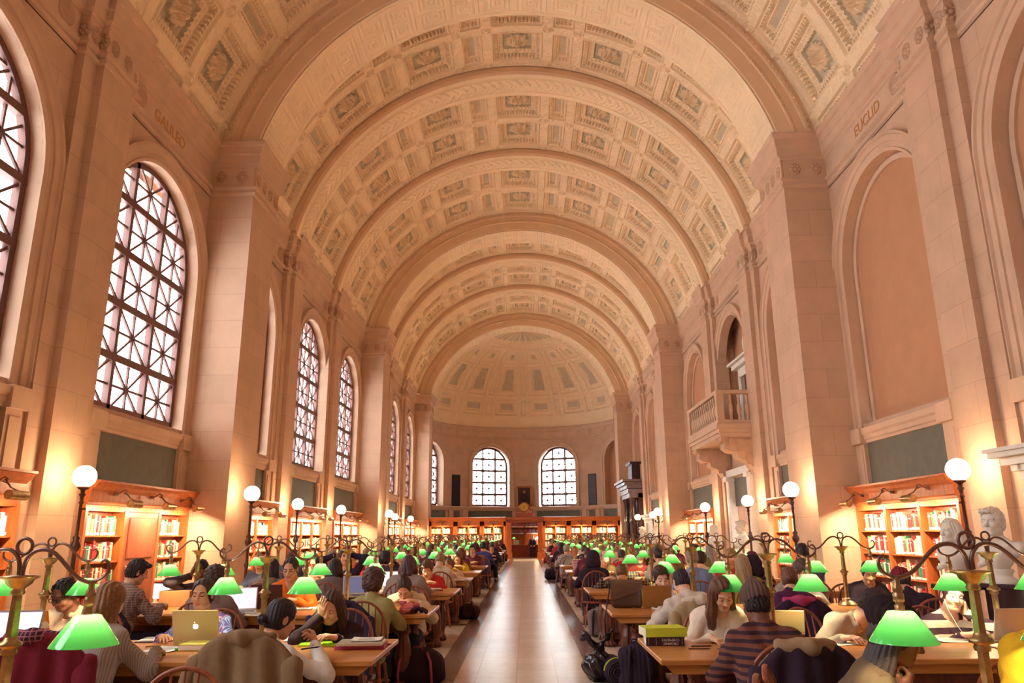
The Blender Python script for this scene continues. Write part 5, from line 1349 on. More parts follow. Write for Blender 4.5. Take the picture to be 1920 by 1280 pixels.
# left, first full table, far side
reader(0, 1, True, 120, 1114, 'man in glasses and tan blazer bent behind the orange stickered laptop', near=True, tone=SK3, hair_style='crop', hair_c='#2a1c22', top='#c7a98e', glasses=True, pitch=.5, yaw=-.2, lean=.42, collar='shirt', hands=[on(-.18, .42), on(.16, .40)], bulk=1.2)
reader(0, 1, True, 380, 1114, 'woman in purple patterned fleece behind the silver laptop', near=True, kind='f', tone=SK4, hair_style='bun', hair_c='#3a2528', topm=cloth('#5d4a86', 'print', '#93a3cf'), pitch=.10, lean=.22, look='down', bulk=1.3, hands=[on(-.2, .36), on(.2, .36)])
reader(0, 1, True, 622, 1138, 'woman in black turtleneck resting her forehead on one hand', near=True, kind='f', tone=SK1, hair_style='longside', hair_c='#4a2f2c', top='#3b2a33', pitch=.45, yaw=-.18, roll=-.16, lean=.5, collar='turtle', yoff=-.05,
       hands=[dict(w=(-.10, .50, TABH + .05), pose='relax'), dict(h=(.060, .070, -.045), pose='flat', d=(-.18, .12, 1), n=(.5, .85, 0), hint=(.9, .5, -.9))])
# left, near side of the same table
reader(0, 1, False, 205, 1128, 'woman with long blond hair seen from behind, writing', near=True, kind='f', tone=SK1, hair_style='long', hair_c='#94643f', topm=cloth('#b09f98', 'vstripe', '#95857f', 2.6), pitch=.35, yaw=-.25, lean=.35, bulk=1.25, hands=[on(-.2, .40), on(.27, .43, pose='pen', d=(-.1, 1, -.1))])
reader(0, 1, False, 527, 1162, 'woman with a low dark ponytail seen from behind, holding a pen', near=True, kind='f', tone=SK2, hair_style='bun', hair_c='#33222c', top='#e9e0dc', pitch=.38, yaw=-.55, lean=.36, bulk=1.0, rzoff=-.25, hands=[on(-.2, .40), dict(w=(.22, .36, TABH + .11), pose='pen', d=(-.5, .7, .5), n=(.5, .6, .5))])
# left, second table
reader(0, 2, False, 258, 1072, 'man in brown plaid shirt seen from behind, holding a tablet', kind='m', tone=SK1, hair_style='short', hair_c='#33222a', topm=cloth('#7a5a56', 'plaid', '#ab8d80', 2.2), pitch=.35, yaw=-.5, lean=.22, rzoff=-.45, bulk=1.25, hands=[on(-.05, .40, .06), on(.14, .40, .06, pose='cup')])
reader(0, 2, False, 404, 1086, 'person with curly dark hair and grey hooded top seen from behind', kind='m', tone=SK2, hair_style='curly', hair_c='#4a3030', top='#8d7470', pitch=.2, lean=.2, hood='down', bulk=1.3)
reader(0, 2, True, 545, 1066, 'man in bright orange jacket at a dark laptop', kind='m', tone=SK2, hair_style='crop', hair_c='#3a2a28', top='#f0742a', pitch=.34, lean=.38, yoff=-.12, sc=1.06, collar='v', bulk=1.35, hands=[on(-.12, .34), on(.14, .36)])
reader(0, 2, True, 376, 1068, 'dark-skinned person with hand raised to the brow behind a lamp', kind='m', tone=SK3, hair_style='crop', hair_c='#2a1c22', top='#4a3a44', pitch=.1, lean=.15, hands=[on(-.12, .34), dict(h=(.09, .06, -.06), pose='relax', d=(-.3, 0, 1), n=(.8, .5, 0))])
reader(0, 2, False, 700, 1094, 'person with thick curly hair in an olive sweater seen from behind', kind='f', tone=SK1, hair_style='curly', hair_c='#5a3430', top='#a79a66', pitch=.3, lean=.32, bulk=1.2, sc=1.04)
reader(0, 2, True, 758, 1102, 'woman in cream sweater with head bowed low over her notes', kind='f', tone=SK1, hair_style='topbun', hair_c='#4a3230', top='#e9cfae', pitch=.85, lean=.62, bulk=1.35, sc=1.03, yoff=-.05, hands=[on(-.17, .44), on(.12, .44, pose='pen')])
# left, third table
reader(0, 3, False, 628, 1066, 'person with dark hair in a grey sweater and black parka seen from behind', kind='m', tone=SK2, hair_style='bob', hair_c='#33222a', top='#7d6a6a', pitch=.3, lean=.3, bulk=1.7, sc=1.06, hood='down')
reader(0, 3, False, 510, 1064, 'person with long black hair and grey hood seen from behind', kind='f', tone=SK1, hair_style='long', hair_c='#352530', top='#8d7a78', pitch=.2, lean=.25, sc=1.03, hood='down')
reader(0, 3, True, 646, 1044, 'man in navy shirt stretching with both hands behind his head', kind='m', tone=SK1, hair_style='short', hair_c='#4a3028', top='#33293f', pitch=-.05, yaw=.5, lean=.0, look='open', sc=1.06, hands=[dict(h=(-.12, -.09, .03), pose='flat', d=(1, -.2, .1), n=(0, -1, .2), hint=(-1, .1, .25)), dict(h=(.12, -.09, .03), pose='flat', d=(-1, -.2, .1), n=(0, -1, .2), hint=(1, .1, .25))])
reader(0, 3, False, 766, 1068, 'person with chestnut bob in a wide grey sweater seen from behind', kind='f', tone=SK1, hair_style='bob', hair_c='#54303a', top='#9a8680', pitch=.45, lean=.5, bulk=2.0, sc=1.14)
reader(0, 3, True, 801, 1070, 'boy in red jacket reading with head bowed', kind='m', tone=SK1, hair_style='short', hair_c='#6b452f', top='#d13a34', pitch=.6, lean=.45, sc=1.06, bulk=1.35, side=.0)
reader(0, 4, True, 843, 1060, 'person in cream top with head resting low over the table edge', kind='f', tone=SK1, hair_style='topbun', hair_c='#7a5040', top='#e3c0a0', pitch=.8, lean=.6, sc=1.06, bulk=1.2)
reader(0, 4, False, 722, 1048, 'person with black curls in a dark jacket seen from behind', kind='m', tone=SK2, hair_style='curly', hair_c='#33222c', top='#4d3a4a', pitch=.3, lean=.3)
reader(0, 5, True, 858, 1050, 'woman with long brown hair in a yellow top', kind='f', tone=SK1, hair_style='long', hair_c='#7d5340', top='#e2bd3a', pitch=.6, lean=.5, sc=1.06)
reader(0, 5, False, 806, 1050, 'person with dark ponytail in a black coat seen from behind', kind='f', tone=SK1, hair_style='bun', hair_c='#33222c', top='#40303c', pitch=.35, lean=.4, bulk=1.5, sc=1.06)
reader(0, 6, True, 886, 1030, 'man in maroon top looking at a tan laptop', kind='m', tone=SK1, hair_style='short', hair_c='#40302c', top='#6d3742', pitch=.25, lean=.25, sc=1.06)
reader(0, 7, False, 906, 1024, 'man in blue shirt seen from behind near the aisle', kind='m', tone=SK2, hair_style='short', hair_c='#33242c', top='#4a4a86', pitch=.2, lean=.25, sc=1.06)
reader(0, 8, True, 922, 1026, 'person in navy leaning over papers at the aisle end', kind='m', tone=SK1, hair_style='short', hair_c='#40302c', top='#3f3a56', pitch=.5, lean=.4, sc=1.06)
# right, first full table
reader(1, 1, True, 1354, 1112, 'woman in white wrap blouse writing under a green lamp', near=True, kind='f', tone=SK1, hair_style='longside', hair_c='#6d4434', top='#f3dccb', pitch=.62, yaw=.1, roll=.1, lean=.40, collar='v', bulk=1.0, yoff=-.08, hands=[on(-.12, .38), on(.14, .40, pose='pen', d=(-.5, .8, -.1))])
reader(1, 1, True, 1640, 1136, 'man in grey sweater bent over, writing with a pencil', near=True, kind='m', tone=SK1, hair_style='short', hair_c='#3d2a2e', top='#b39d8d', pitch=.75, yaw=.75, lean=.62, side=-.22, rzoff=.35, bulk=1.25, yoff=-.08, hands=[on(-.08, .50, pose='pen', d=(.3, .9, -.1)), on(.2, .40)])
STRIPED = reader(1, 1, True, 1786, 1119, 'woman in striped sweater with earphones, cheek resting on one hand', near=True, kind='f', tone=SK1, hair_style='bun', hair_c='#4a2b30', topm=cloth('#ecd2bd', 'stripe', '#4d3340', .55), pitch=.10, yaw=-.12, roll=-.22, lean=.25, look='down', bulk=1.05, side=-.05, hands=[dict(h=(-.095, .045, -.11), pose='relax', d=(.25, -.05, 1), n=(-1, .3, 0), hint=(-.9, .6, -.8)), on(.05, .40, pose='flat')])
_e = MB(); _h = LAST_HC[0]
for _s in (-1, 1): _e.tube([_h + np.array(q) for q in ((_s * .080, .02, -.02), (_s * .082, .06, -.10), (_s * .06, .13, -.22), (_s * .02, .155, -.30), (0, .15, -.36))], .0022, 5)
_e.build('earphones', PAPER, STRIPED)
# right, near side and the row in front
reader(1, 1, False, 1417, 1132, 'person in brown knit beanie and striped shawl seen from behind', near=True, kind='m', tone=SK3, hair_style='crop+beanie', hair_c='#2a1c22', hat_c='#6f5550', topm=cloth('#7d4c40', 'stripe', '#43303c', 1.25), pitch=.3, yaw=.1, lean=.36, bulk=1.7)
reader(1, 0, True, 1682, 1192, 'man in black knit hat and dreadlocks resting his chin on his hand', near=True, kind='m', tone=SK3, hair_style='dreads+beret', hair_c='#3a2528', hat_c='#33262c', top='#6d5744', pitch=.34, yaw=.0, roll=.0, lean=.45, rzoff=1.2, bulk=1.4, yoff=.16, hands=[on(-.2, .35), dict(h=(.015, .075, -.225), pose='fist', d=(-.1, .15, 1), n=(.3, 1, 0), hint=(.2, .6, -1))])
reader(1, 0, True, 1990, 1120, 'person in yellow coat at the lower right edge, hand raised', near=True, kind='f', tone='#8a5a70', hair_style='long', hair_c='#3a2830', top='#e2ac2c', pitch=.3, lean=.2, bulk=1.8, yoff=.05, hands=[on(-.1, .3), dict(w=(.12, .22, .92), pose='relax', d=(-.3, .1, 1), n=(-.1, 1, 0))])
# right, second table
reader(1, 2, True, 1239, 1083, 'bearded man in brown striped shirt frowning down at a laptop', kind='m', tone=SK1, hair_style='short', hair_c='#4a3028', topm=cloth('#8a5a38', 'vstripe', '#b08a5a'), pitch=.36, yaw=.12, lean=.45, look='down', sc=1.06, yoff=-.2, beard='#5a3a30', bulk=1.2)
reader(1, 2, False, 1277, 1090, 'man with black hair in a pale grey sweater leaning left, seen from behind', kind='m', tone=SK1, hair_style='crop', hair_c='#33242c', top='#d9c8bc', pitch=.5, yaw=.2, lean=.45, side=-.12, bulk=1.35, hands=[on(-.3, .36), on(.15, .4)])
reader(1, 2, False, 1480, 1086, 'person with auburn ponytail in a dark purple top seen from behind', kind='f', tone=SK1, hair_style='bun', hair_c='#7d4a3a', top='#5a2c4a', pitch=.5, yaw=-.3, lean=.42, bulk=1.35)
reader(1, 2, True, 1504, 1070, 'person in grey hooded top with face bent down behind the auburn ponytail', kind='m', tone=SK1, hair_style='short', hair_c='#5a443c', top='#9a8f8c', pitch=.55, yaw=.3, lean=.4, sc=1.06, hood='down')
reader(1, 2, False, 1690, 1092, 'person in black coat and maroon hat hunched between the lamps, seen from behind', kind='m', tone=SK2, hair_style='crop+beanie', hair_c='#33222c', hat_c='#8a2f3c', top='#392a38', pitch=.6, yaw=-.2, lean=.55, bulk=2.2, sc=1.05)
reader(1, 3, False, 1412, 1082, 'person under a black hood seen from behind', kind='m', tone=SK2, hair_style='hood', hair_c='#33222c', hat_c='#382836', top='#382836', pitch=.3, lean=.35, bulk=1.8, sc=1.06)
reader(1, 3, False, 1297, 1046, 'nearly bald man in blue shirt seen from behind', kind='m', tone=SK1, hair_style='balding', hair_c='#a5887a', top='#7f8fb4', pitch=.2, lean=.2, bulk=1.4, sc=1.06)
reader(1, 3, True, 1166, 1074, 'man in dark plaid shirt slumped forward with the top of his head showing', kind='m', tone=SK1, hair_style='crop', hair_c='#7d5236', topm=cloth('#40344c', 'plaid', '#8a7a4a', 1.4), pitch=1.15, lean=.75, side=.25, sc=1.12, yoff=-.05, bulk=1.35, hands=[on(-.15, .42), on(.38, .40)])
reader(1, 3, False, 1392, 1058, 'person with loose blond hair and lime collar seen from behind', kind='f', tone=SK1, hair_style='long', hair_c='#b08a66', top='#a9a050', pitch=.3, lean=.25, sc=1.06)
reader(1, 3, False, 1504, 1036, 'person with black hair sitting tall by the wall lamps, seen from behind', kind='m', tone=SK2, hair_style='crop', hair_c='#30202a', top='#5a5470', pitch=.1, lean=.1, sc=1.06)
reader(1, 4, False, 1112, 1060, 'person in black hooded jacket on a spindle chair by the aisle', kind='m', tone=SK2, hair_style='hood', hair_c='#33222c', hat_c='#3a2a36', top='#3a2a36', pitch=.35, lean=.25, bulk=1.6, sc=1.06)
reader(1, 4, True, 1134, 1045, 'grey-haired man in glasses and olive jacket', kind='m', tone=SK1, hair_style='balding', hair_c='#8a6f64', top='#8a6a44', pitch=.45, yaw=.15, lean=.3, sc=1.06, glasses=True, bulk=1.3)
reader(1, 4, True, 1200, 1042, 'woman with long auburn hair and a red scarf', kind='f', tone=SK1, hair_style='long', hair_c='#8a5a44', top='#a5483c', pitch=.2, lean=.2, sc=1.06)
reader(1, 4, True, 1234, 1032, 'man with light brown hair looking up between two lamps', kind='m', tone=SK1, hair_style='short', hair_c='#8a6a54', top='#5a3f44', pitch=.1, lean=.1, sc=1.06, look='open')
reader(1, 5, False, 1166, 1046, 'person in red sweater on a hoop-back chair seen from behind', kind='m', tone=SK2, hair_style='crop', hair_c='#4a3434', top='#c8323a', pitch=.4, lean=.35, bulk=1.4, sc=1.06)
reader(1, 7, False, 1062, 1030, 'old man in grey checked shirt seen from behind near the aisle', kind='m', tone=SK1, hair_style='grey', hair_c='#b8a598', topm=cloth('#9a8c88', 'plaid', '#c9bdb4', 1.3), pitch=.2, lean=.2, sc=1.06, bulk=1.3)
reader(1, 8, False, 1052, 1024, 'person with long black hair in a dark coat seen from behind', kind='f', tone=SK2, hair_style='long', hair_c='#30202a', top='#3a2a36', pitch=.2, lean=.2, sc=1.06, bulk=1.4)

# everybody farther off: seats filled at random, a few builds reused
FR = random.Random(11)
TOPS = [('black', '#3d2d3a'), ('navy', '#3b3a58'), ('grey', '#8f8482'), ('red', '#b8343a'), ('cream', '#dcc4a8'), ('maroon', '#6d3442'), ('olive', '#7d7048'), ('pale', '#d4c2b0'), ('slate', '#62667c'), ('brown', '#7a5544'), ('purple', '#5f4468')]
HS = [('black', '#30202a'), ('brown', '#5a3c30'), ('dark brown', '#40292a'), ('blond', '#a57c54'), ('grey', '#9c8a80'), ('auburn', '#7d4434')]
ST = [('short', 'm'), ('crop', 'm'), ('long', 'f'), ('bun', 'f'), ('bob', 'f'), ('pony', 'f'), ('curly', 'm'), ('hood', 'm'), ('cap', 'm')]
STN = dict(short='short', crop='cropped', long='long', bun='tied-back', bob='bobbed', pony='ponytailed', curly='curly', hood='hooded', cap='capped')
taken = {}
for o in [o for o in COL.objects if o.name.startswith('person')]: taken.setdefault('p', []).append((o.location.x, o.location.y))
lib = []
for side in (0, 1):
    for k in range(2, 15):
        for far in (True, False):
            for j, off in enumerate((.5, 1.42, 2.3, 3.15)):
                if (k < 3 and j < 3) or (k == 3 and j < 2): continue
                if FR.random() > (.8 if k > 3 else .72): continue
                x = (LX1 - off if side == 0 else RX0 + off) + FR.uniform(-.12, .12); y = TY[k] + TDEP + .22 if far else TY[k] - .26
                if any(abs(x - a) < .62 and abs(y - b) < .45 for a, b in taken['p']): continue
                tn, tc_ = TOPS[FR.randrange(len(TOPS))]; hn, hcx = HS[FR.randrange(len(HS))]; st, kd = ST[FR.randrange(len(ST))]; st = st if tn in ('black', 'navy', 'maroon', 'grey') or st not in ('hood', 'cap') else 'short'
                lab = f"{tn}-topped reader, {STN[st]} {hn} hair, {ORD[j]} {'far' if far else 'near'}-side seat, {ORD[k]} table of {'left' if side == 0 else 'right'} row"
                rz = (PI if far else 0) + FR.uniform(-.2, .2); grp = 'readers at the farther tables'
                if k >= 6 and len(lib) >= 22:
                    src, tn2, hn2, st2 = lib[FR.randrange(len(lib))]
                    lab = f"{tn2}-topped reader, {STN[st2]} {hn2} hair, {ORD[j]} {'far' if far else 'near'}-side seat, {ORD[k]} table of {'left' if side == 0 else 'right'} row"
                    p = dup(src, (x, y, 0), rz, lab, grp)
                else:
                    p, _ = person(x, y, rz, lab, top=tc_, hair_style=st, hair_c=hcx, hat_c=tc_, tone=[SK1, SK2, SK1, SK4, SK3][FR.randrange(5)], kind=kd, lean=FR.uniform(.1, .5), pitch=FR.uniform(.2, .7), yaw=FR.uniform(-.3, .3), sc=1.0, seat=FR.uniform(.34, .44), group=grp, bulk=FR.uniform(1, 1.5), res=.02 if k < 6 else .026, look='down')
                    if k >= 4: lib.append((p, tn, hn, st))
                if k < 8 or not far: CHAIRS.append((x, y - (.03 if not far else -.03), rz, f"hoop-back chair, {ORD[j]} {'far' if far else 'near'}-side seat of the {ORD[k]} {'left' if side == 0 else 'right'}-row table"))
for c in CHAIRS: chair(*c)
# ------------------------------------------------------------------ things on the tables and the floor
def P_(px, py, z=TABH):   # the point of the level z seen at a photo pixel
    d = _f + _r * ((px - 960) / FPX) - _u * ((py - 640) / FPX); p = CAM0 + d * ((z - HC) / d.z); return (p.x, p.y, z)
SILVER = mat('laptop_silver', '#d9cfc0', .35, metal=.6, spec=.4); DARKP = mat('dark_plastic', '#3a2a30', .4)
def screen(n, c, s=1.2): return mat('screen_' + n, c, .3, emit=c, estr=s)
def laptop(px, py, rz, label, w=.34, d=.24, lid=SILVER, ang=1.85, scr=None, logo=True, z=TABH, decor=None, base=None):
    """rz 0: the user sits on the camera side and the screen faces the camera"""
    t = thing('laptop', label, 'laptop', P_(px, py, z), rz)
    MB().box((0, 0, .009), (w, d, .018), bev=.004).build('keyboard_base', base or lid, t)
    k = MB(); k.box((0, .03, .0185), (w * .86, d * .42, .002)); k.box((0, -d * .30, .0185), (w * .3, d * .26, .002)); k.build('keys', DARKP, t)
    h = d * 1.0; M = Matrix.Rotation(PI / 2 - ang, 4, 'X')
    l = MB(); l.box((0, 0, h / 2), (w, .010, h), bev=.004); o = l.build('lid', lid, t, (0, d / 2, .018)); o.rotation_euler.x = -(ang - PI / 2)
    MB().box((0, -.0055, h / 2 + .004), (w * .93, .002, h * .86)).build('display', scr or screen('page', '#dcd4e0', .55), o)
    if scr == 'doc': pass
    if logo:   # a bitten round fruit with a leaf, as on the lid in the photograph
        g = MB(); n = 28; pts = []
        for i in range(n):
            a = 2 * PI * i / n; r = .021 * (1 + .06 * math.cos(2 * a)); x, y = r * math.cos(a), r * math.sin(a) - .004 * math.exp(-((a - PI / 2) / .3) ** 2) + .003 * math.exp(-((a - 3 * PI / 2) / .3) ** 2)
            dd = math.hypot(x - .026, y - .003)
            if dd < .011: x = .026 - .011 * (.026 - x) / max(dd, 1e-5) if False else x - (.011 - dd)
            pts.append((x, y))
        g.prism([(x, y + h / 2) for x, y in pts], .005, .0062, 1); lf = [(.0, .024), (.004, .032), (.010, .036), (.008, .028)]; g.prism([(x, y + h / 2) for x, y in lf], .005, .0062, 1)
        g.build('logo', mat('lid_logo', '#fff6e0', .3, emit='#fff2d8', estr=1.0), o)
    if decor: decor(o, w, h)
    return t
def stickers(o, w, h):
    R = random.Random(4); cols = ['#c9302c', '#f3e3c8', '#4a2a2a', '#d8542c', '#7a8a4a', '#e8b84a']
    mb = MB()
    for i in range(16):
        x, z = R.uniform(-.43, .43) * w, R.uniform(.1, .9) * h; n = R.choice([4, 6, 16]); r = R.uniform(.016, .034); a0 = R.uniform(0, 1)
        mb.prism([(x + r * math.cos(a0 + 2 * PI * q / n) * 1.2, z + r * math.sin(a0 + 2 * PI * q / n)) for q in range(n)], .005, .0062 + i * .0001, 1, i % 6)
    mb.build('stickers', [mat('sticker_%d' % i, c, .6) for i, c in enumerate(cols)], o)
def slab(name, cat, px, py, s, rz, label, m, z=TABH, bev=.003, edge=None):
    o = MB(); o.box((0, 0, s[2] / 2), s, 0, bev)
    if edge: o.box((0, 0, s[2] / 2), (s[0] - .006, s[1] + .001, s[2] * .7), 1)
    o = o.build(name, [m, edge or m], None, P_(px, py, z)); o.rotation_euler.z = rz; return tag(o, label, cat)
def paper(px, py, s, rz, label, z=TABH, curl=.012, lines=True):
    mb = MB(); n = 8; g = np.linspace(-.5, .5, n); X, Y = np.meshgrid(g * s[0], g * s[1], indexing='ij'); Z = .002 + curl * np.abs(X / s[0]) ** 2 * 2 + curl * .3 * (Y / s[1] + .5) ** 3
    mb.grid(np.stack([X, Y, Z], -1), 0, True); mb.grid(np.stack([X, Y, Z - .0012], -1), 0, True, flip=True)
    if lines:
        for i in range(9): mb.box((0, s[1] * (.38 - i * .09), .0042), (s[0] * .72, .0025, .0006), 1)
    o = mb.build('paper', [PAPER, mat('ink', '#9a8f9a', .7)], None, P_(px, py, z)); o.rotation_euler.z = rz; return tag(o, label, 'paper')
def openbook(px, py, w, d, rz, label, z=TABH, th=.018, cover=None):
    t = thing('open_book', label, 'book', P_(px, py, z), rz)
    MB().box((0, 0, .003), (w + .014, d + .012, .005)).build('cover', cover or mat('cover_brown', '#7a4a3a', .6), t)
    for s in (-1, 1):
        n = 12; u = np.linspace(0, 1, n); X = s * u * w / 2; Z = .005 + th * (np.sqrt(np.clip(u, 0, 1)) * (1 - .75 * u ** 1.5)) * 1.1
        mb = MB(); mb.grid(np.array([[(x, y, z_) for y in (-d / 2, d / 2)] for x, z_ in zip(X, Z)]), 0, True, flip=s < 0)
        for y in (-d / 2, d / 2): mb.grid(np.array([[(x, y, .005), (x, y, z_)] for x, z_ in zip(X, Z)]), 0, flip=(s * y < 0))
        for i in range(10): mb.box((s * w * .25, d * (.38 - i * .08), .005 + th * .76), (w * .34, .003, .001), 1)
        mb.build('page_block', [PAPER, mat('ink', '#9a8f9a', .7)], t)
    return t
def pen(px, py, rz, label, m, z=TABH, L=.15, tip=None):
    mb = MB(); mb.tube([(-L / 2, 0, .005), (L / 2 - .02, 0, .005), (L / 2, 0, .005)], [.0045, .0045, .001], 7)
    o = mb.build('pen', m, None, P_(px, py, z)); o.rotation_euler.z = rz; return tag(o, label, 'pen')
YEL = mat('lime_cover', '#cfd83e', .5); 
# left row, first full table
laptop(380, 1204, PI, 'silver laptop with a glowing fruit logo before the woman in purple fleece', .36, .25, mat('laptop_champagne', '#dcc98a', .4, metal=.4))
laptop(78, 1203, PI - .12, 'orange laptop covered in stickers before the man in glasses', .35, .25, mat('laptop_orange', '#e58a2c', .5), decor=stickers, logo=False)
laptop(2, 1222, .18, 'open laptop with a white page on screen at the left edge', .36, .26, mat('laptop_grey', '#8a7f80', .4, metal=.4), scr=screen('page', '#dcd4e0', .55))
slab('binder', 'binder', 383, 1216, (.30, .22, .045), .03, 'yellow green ring binder lying in front of the silver laptop', mat('binder_yellow', '#d9cf5a', .5), edge=PAPER)
slab('eraser', 'eraser', 334, 1219, (.05, .03, .016), .4, 'small bright green eraser beside the yellow binder', mat('eraser_green', '#5fb83a', .6))
openbook(296, 1200, .26, .20, .15, 'thick open notebook beside the blond writer', cover=mat('cover_plum', '#5a2f3a', .6))
paper(310, 1218, (.22, .28), -.1, 'loose note sheet under the blond writer hand')
pen(289, 1211, 1.1, 'wooden pencil lying beside the blond writer hand', mat('pencil_wood', '#c9803a', .5)); pen(270, 1205, .05, 'dark pen near the open notebook on the left table', BLACK)
paper(440, 1203, (.22, .30), .2, 'white sheet to the right of the silver laptop'); paper(556, 1198, (.21, .28), .35, 'white sheet before the woman in black turtleneck')
slab('folder', 'folder', 600, 1208, (.30, .22, .014), .12, 'lime green folder beside the pink laptop sleeve', mat('lime_folder', '#a5d32f', .5)); slab('phone', 'phone', 606, 1200, (.14, .07, .010), .08, 'dark phone lying on the lime green folder', DARKP, z=TABH + .015)
slab('laptop_sleeve', 'sleeve', 678, 1213, (.36, .25, .028), .06, 'pink laptop sleeve at the aisle corner of the first left table', mat('pink_case', '#c9527a', .6))
slab('laptop', 'laptop', 678, 1207, (.33, .23, .022), .06, 'closed silver laptop lying on the pink sleeve', SILVER, z=TABH + .029); paper(688, 1199, (.22, .18), .04, 'stack of white sheets on the closed silver laptop', z=TABH + .053)
pen(716, 1209, .2, 'dark pen beside the pink laptop sleeve', BLACK)
pen(583, 1216, .9, 'slim dark pen held by the woman with the low ponytail', BLACK, z=TABH + .13, L=.14)
# left row, second table
laptop(506, 1139, PI + .05, 'dark brown laptop before the man in orange', .36, .26, mat('laptop_dark', '#4a2a2c', .5), logo=False, scr=screen('dark', '#6a6a80', .5))
laptop(448, 1150, .35, 'white laptop showing a document beside the curly-haired person', .36, .26, mat('laptop_white', '#d9d2cc', .5), ang=2.0, scr=screen('page', '#dcd4e0', .55))
openbook(556, 1142, .34, .22, .1, 'open white notebook beside the dark brown laptop'); paper(480, 1152, (.22, .3), .3, 'white sheet in front of the white laptop'); paper(600, 1140, (.22, .28), -.2, 'white sheet near the orange jacket')
slab('carton', 'box', 331, 1136, (.36, .2, .18), .04, 'plain tan cardboard carton on the second left table', mat('cardboard', '#c98a5c', .7, noise=.06)); slab('tablet', 'tablet', 301, 1122, (.26, .012, .18), -.35, 'tablet with a bright screen held by the man in plaid', screen('tablet', '#b8cce8', .9), z=TABH + .05)
tg = thing('scarf', 'red and pink scarf heaped with dark gloves on the second left table', 'scarf', P_(770, 1150))
s_ = SDF((-.2, -.14, -.01), (.2, .14, .16), .008); Rq = random.Random(2)
for i in range(16):
    a = np.array((Rq.uniform(-.13, .02), Rq.uniform(-.08, .08), Rq.uniform(.02, .08))); b = a + np.array((Rq.uniform(-.07, .07), Rq.uniform(-.06, .06), Rq.uniform(-.03, .04))); s_.cap(a, b, .028, .022, .012)
s_.folds(.004, 80); s_.plane((0, 0, 0), (0, 0, -1)); V, F = s_.net(); MB().addnp(V, F, 0, True).build('knit', cloth('#c8323e', 'stripe', '#e39a98', 4), tg)
s_ = SDF((-.05, -.14, -.01), (.25, .14, .12), .008)
for i in range(7): a = np.array((Rq.uniform(.02, .17), Rq.uniform(-.07, .06), .025)); s_.cap(a, a + np.array((Rq.uniform(-.04, .05), Rq.uniform(-.04, .04), .03)), .024, .018, .01)
s_.plane((0, 0, 0), (0, 0, -1)); V, F = s_.net(); MB().addnp(V, F, 0, True).build('gloves', cloth('#4a3038'), tg)
openbook(750, 1132, .30, .2, .1, 'open book under the woman in cream sweater')
laptop(668, 1118, .25, 'laptop with a dark window on screen beside the grey parka', .36, .26, SILVER, ang=1.95, scr=screen('dark2', '#54546c', .7)); laptop(733, 1103, .15, 'laptop with a white page beside the chestnut bob', .36, .25, SILVER, ang=1.95)
slab('phone', 'phone', 822, 1107, (.14, .07, .01), .2, 'small dark phone on the aisle end of the third left table', DARKP); openbook(812, 1104, .26, .2, .1, 'open book before the boy in red jacket')
openbook(866, 1088, .28, .2, .2, 'open book at the aisle end of the fourth left table'); laptop(896, 1058, PI, 'tan laptop with a pale logo before the man in maroon', .36, .25, mat('laptop_tan', '#c98a52', .5)); paper(905, 1046, (.3, .24), .2, 'white papers at the aisle end of the seventh left table')
# right row, first full table
bp_ = P_(1243, 1207)
b1 = thing('textbook', 'thick black chemistry textbook with white page edges, under a lime book', 'book', bp_, -.06)
bm = MB(); bm.box((0, 0, .031), (.268, .205, .054), 0); bm.build('page_block', PAPER, b1)
bm = MB(); bm.box((.006, 0, .060), (.28, .22, .004)); bm.box((.006, 0, .002), (.28, .22, .004)); bm.box((.006, -.108, .031), (.28, .006, .062)); bm.build('cover', mat('book_black', '#35222a', .4), b1)
cv = mat('spine_ink', '#e8d8c8', .6)
for r_, tx in ((0, 'ORGANIC'), (1, 'CHEMISTRY')): text(tx, .025, (.045, -.1116, .018 + r_ * .026), (PI / 2, PI, 0), cv, 'lettering', .0004, b1)
for x in (-.115, -.06, .13): MB().box((x, -.1116, .031), (.003, .001, .05)).build('gilt_stripe', GOLD, b1)
b2 = thing('textbook', 'thick lime yellow textbook lying on the black one', 'book', (bp_[0] - .005, bp_[1] + .005, TABH + .0625), .10)
MB().box((0, 0, .031), (.30, .205, .054), 0).build('page_block', PAPER, b2); bm = MB(); bm.box((.008, 0, .060), (.312, .22, .005)); bm.box((.008, 0, .0015), (.312, .22, .003)); bm.box((.008, -.108, .031), (.312, .006, .062)); bm.build('cover', YEL, b2)
pen(1316, 1212, .1, 'black pen beside the stacked textbooks', BLACK, L=.16); pen(1312, 1217, .05, 'second pen beside the stacked textbooks', mat('pen_brown', '#6a3a2a', .4), L=.16)
g_ = thing('camera_case', 'small black camera pouch behind the lime textbook', 'pouch', P_(1308, 1194)); s_ = SDF((-.1, -.07, -.01), (.1, .07, .11), .007); s_.box((0, 0, .045), (.065, .04, .045), .025); V, F = s_.net(); MB().addnp(V, F, 0, True).build('body', cloth('#3a2834'), g_); MB().tube([(.06, 0, .06), (.1, -.02, .03), (.13, -.05, .008), (.16, -.06, .006)], .006, 6).build('strap', BLACK, g_)
paper(1372, 1204, (.3, .24), .1, 'note sheets under the hands of the woman in white blouse'); paper(1350, 1196, (.24, .3), -.3, 'loose sheet behind the note sheets of the white blouse writer'); slab('phone', 'phone', 1362, 1217, (.12, .06, .009), .6, 'small grey phone near the striped shawl', mat('phone_grey', '#6a6a72', .3))
paper(1560, 1206, (.3, .24), .2, 'white sheets under the pencil of the man in grey sweater'); pen(1614, 1185, 1.0, 'yellow pencil in the hand of the man in grey sweater', mat('pencil_yellow', '#e0a03a', .5), z=TABH + .08, L=.16)
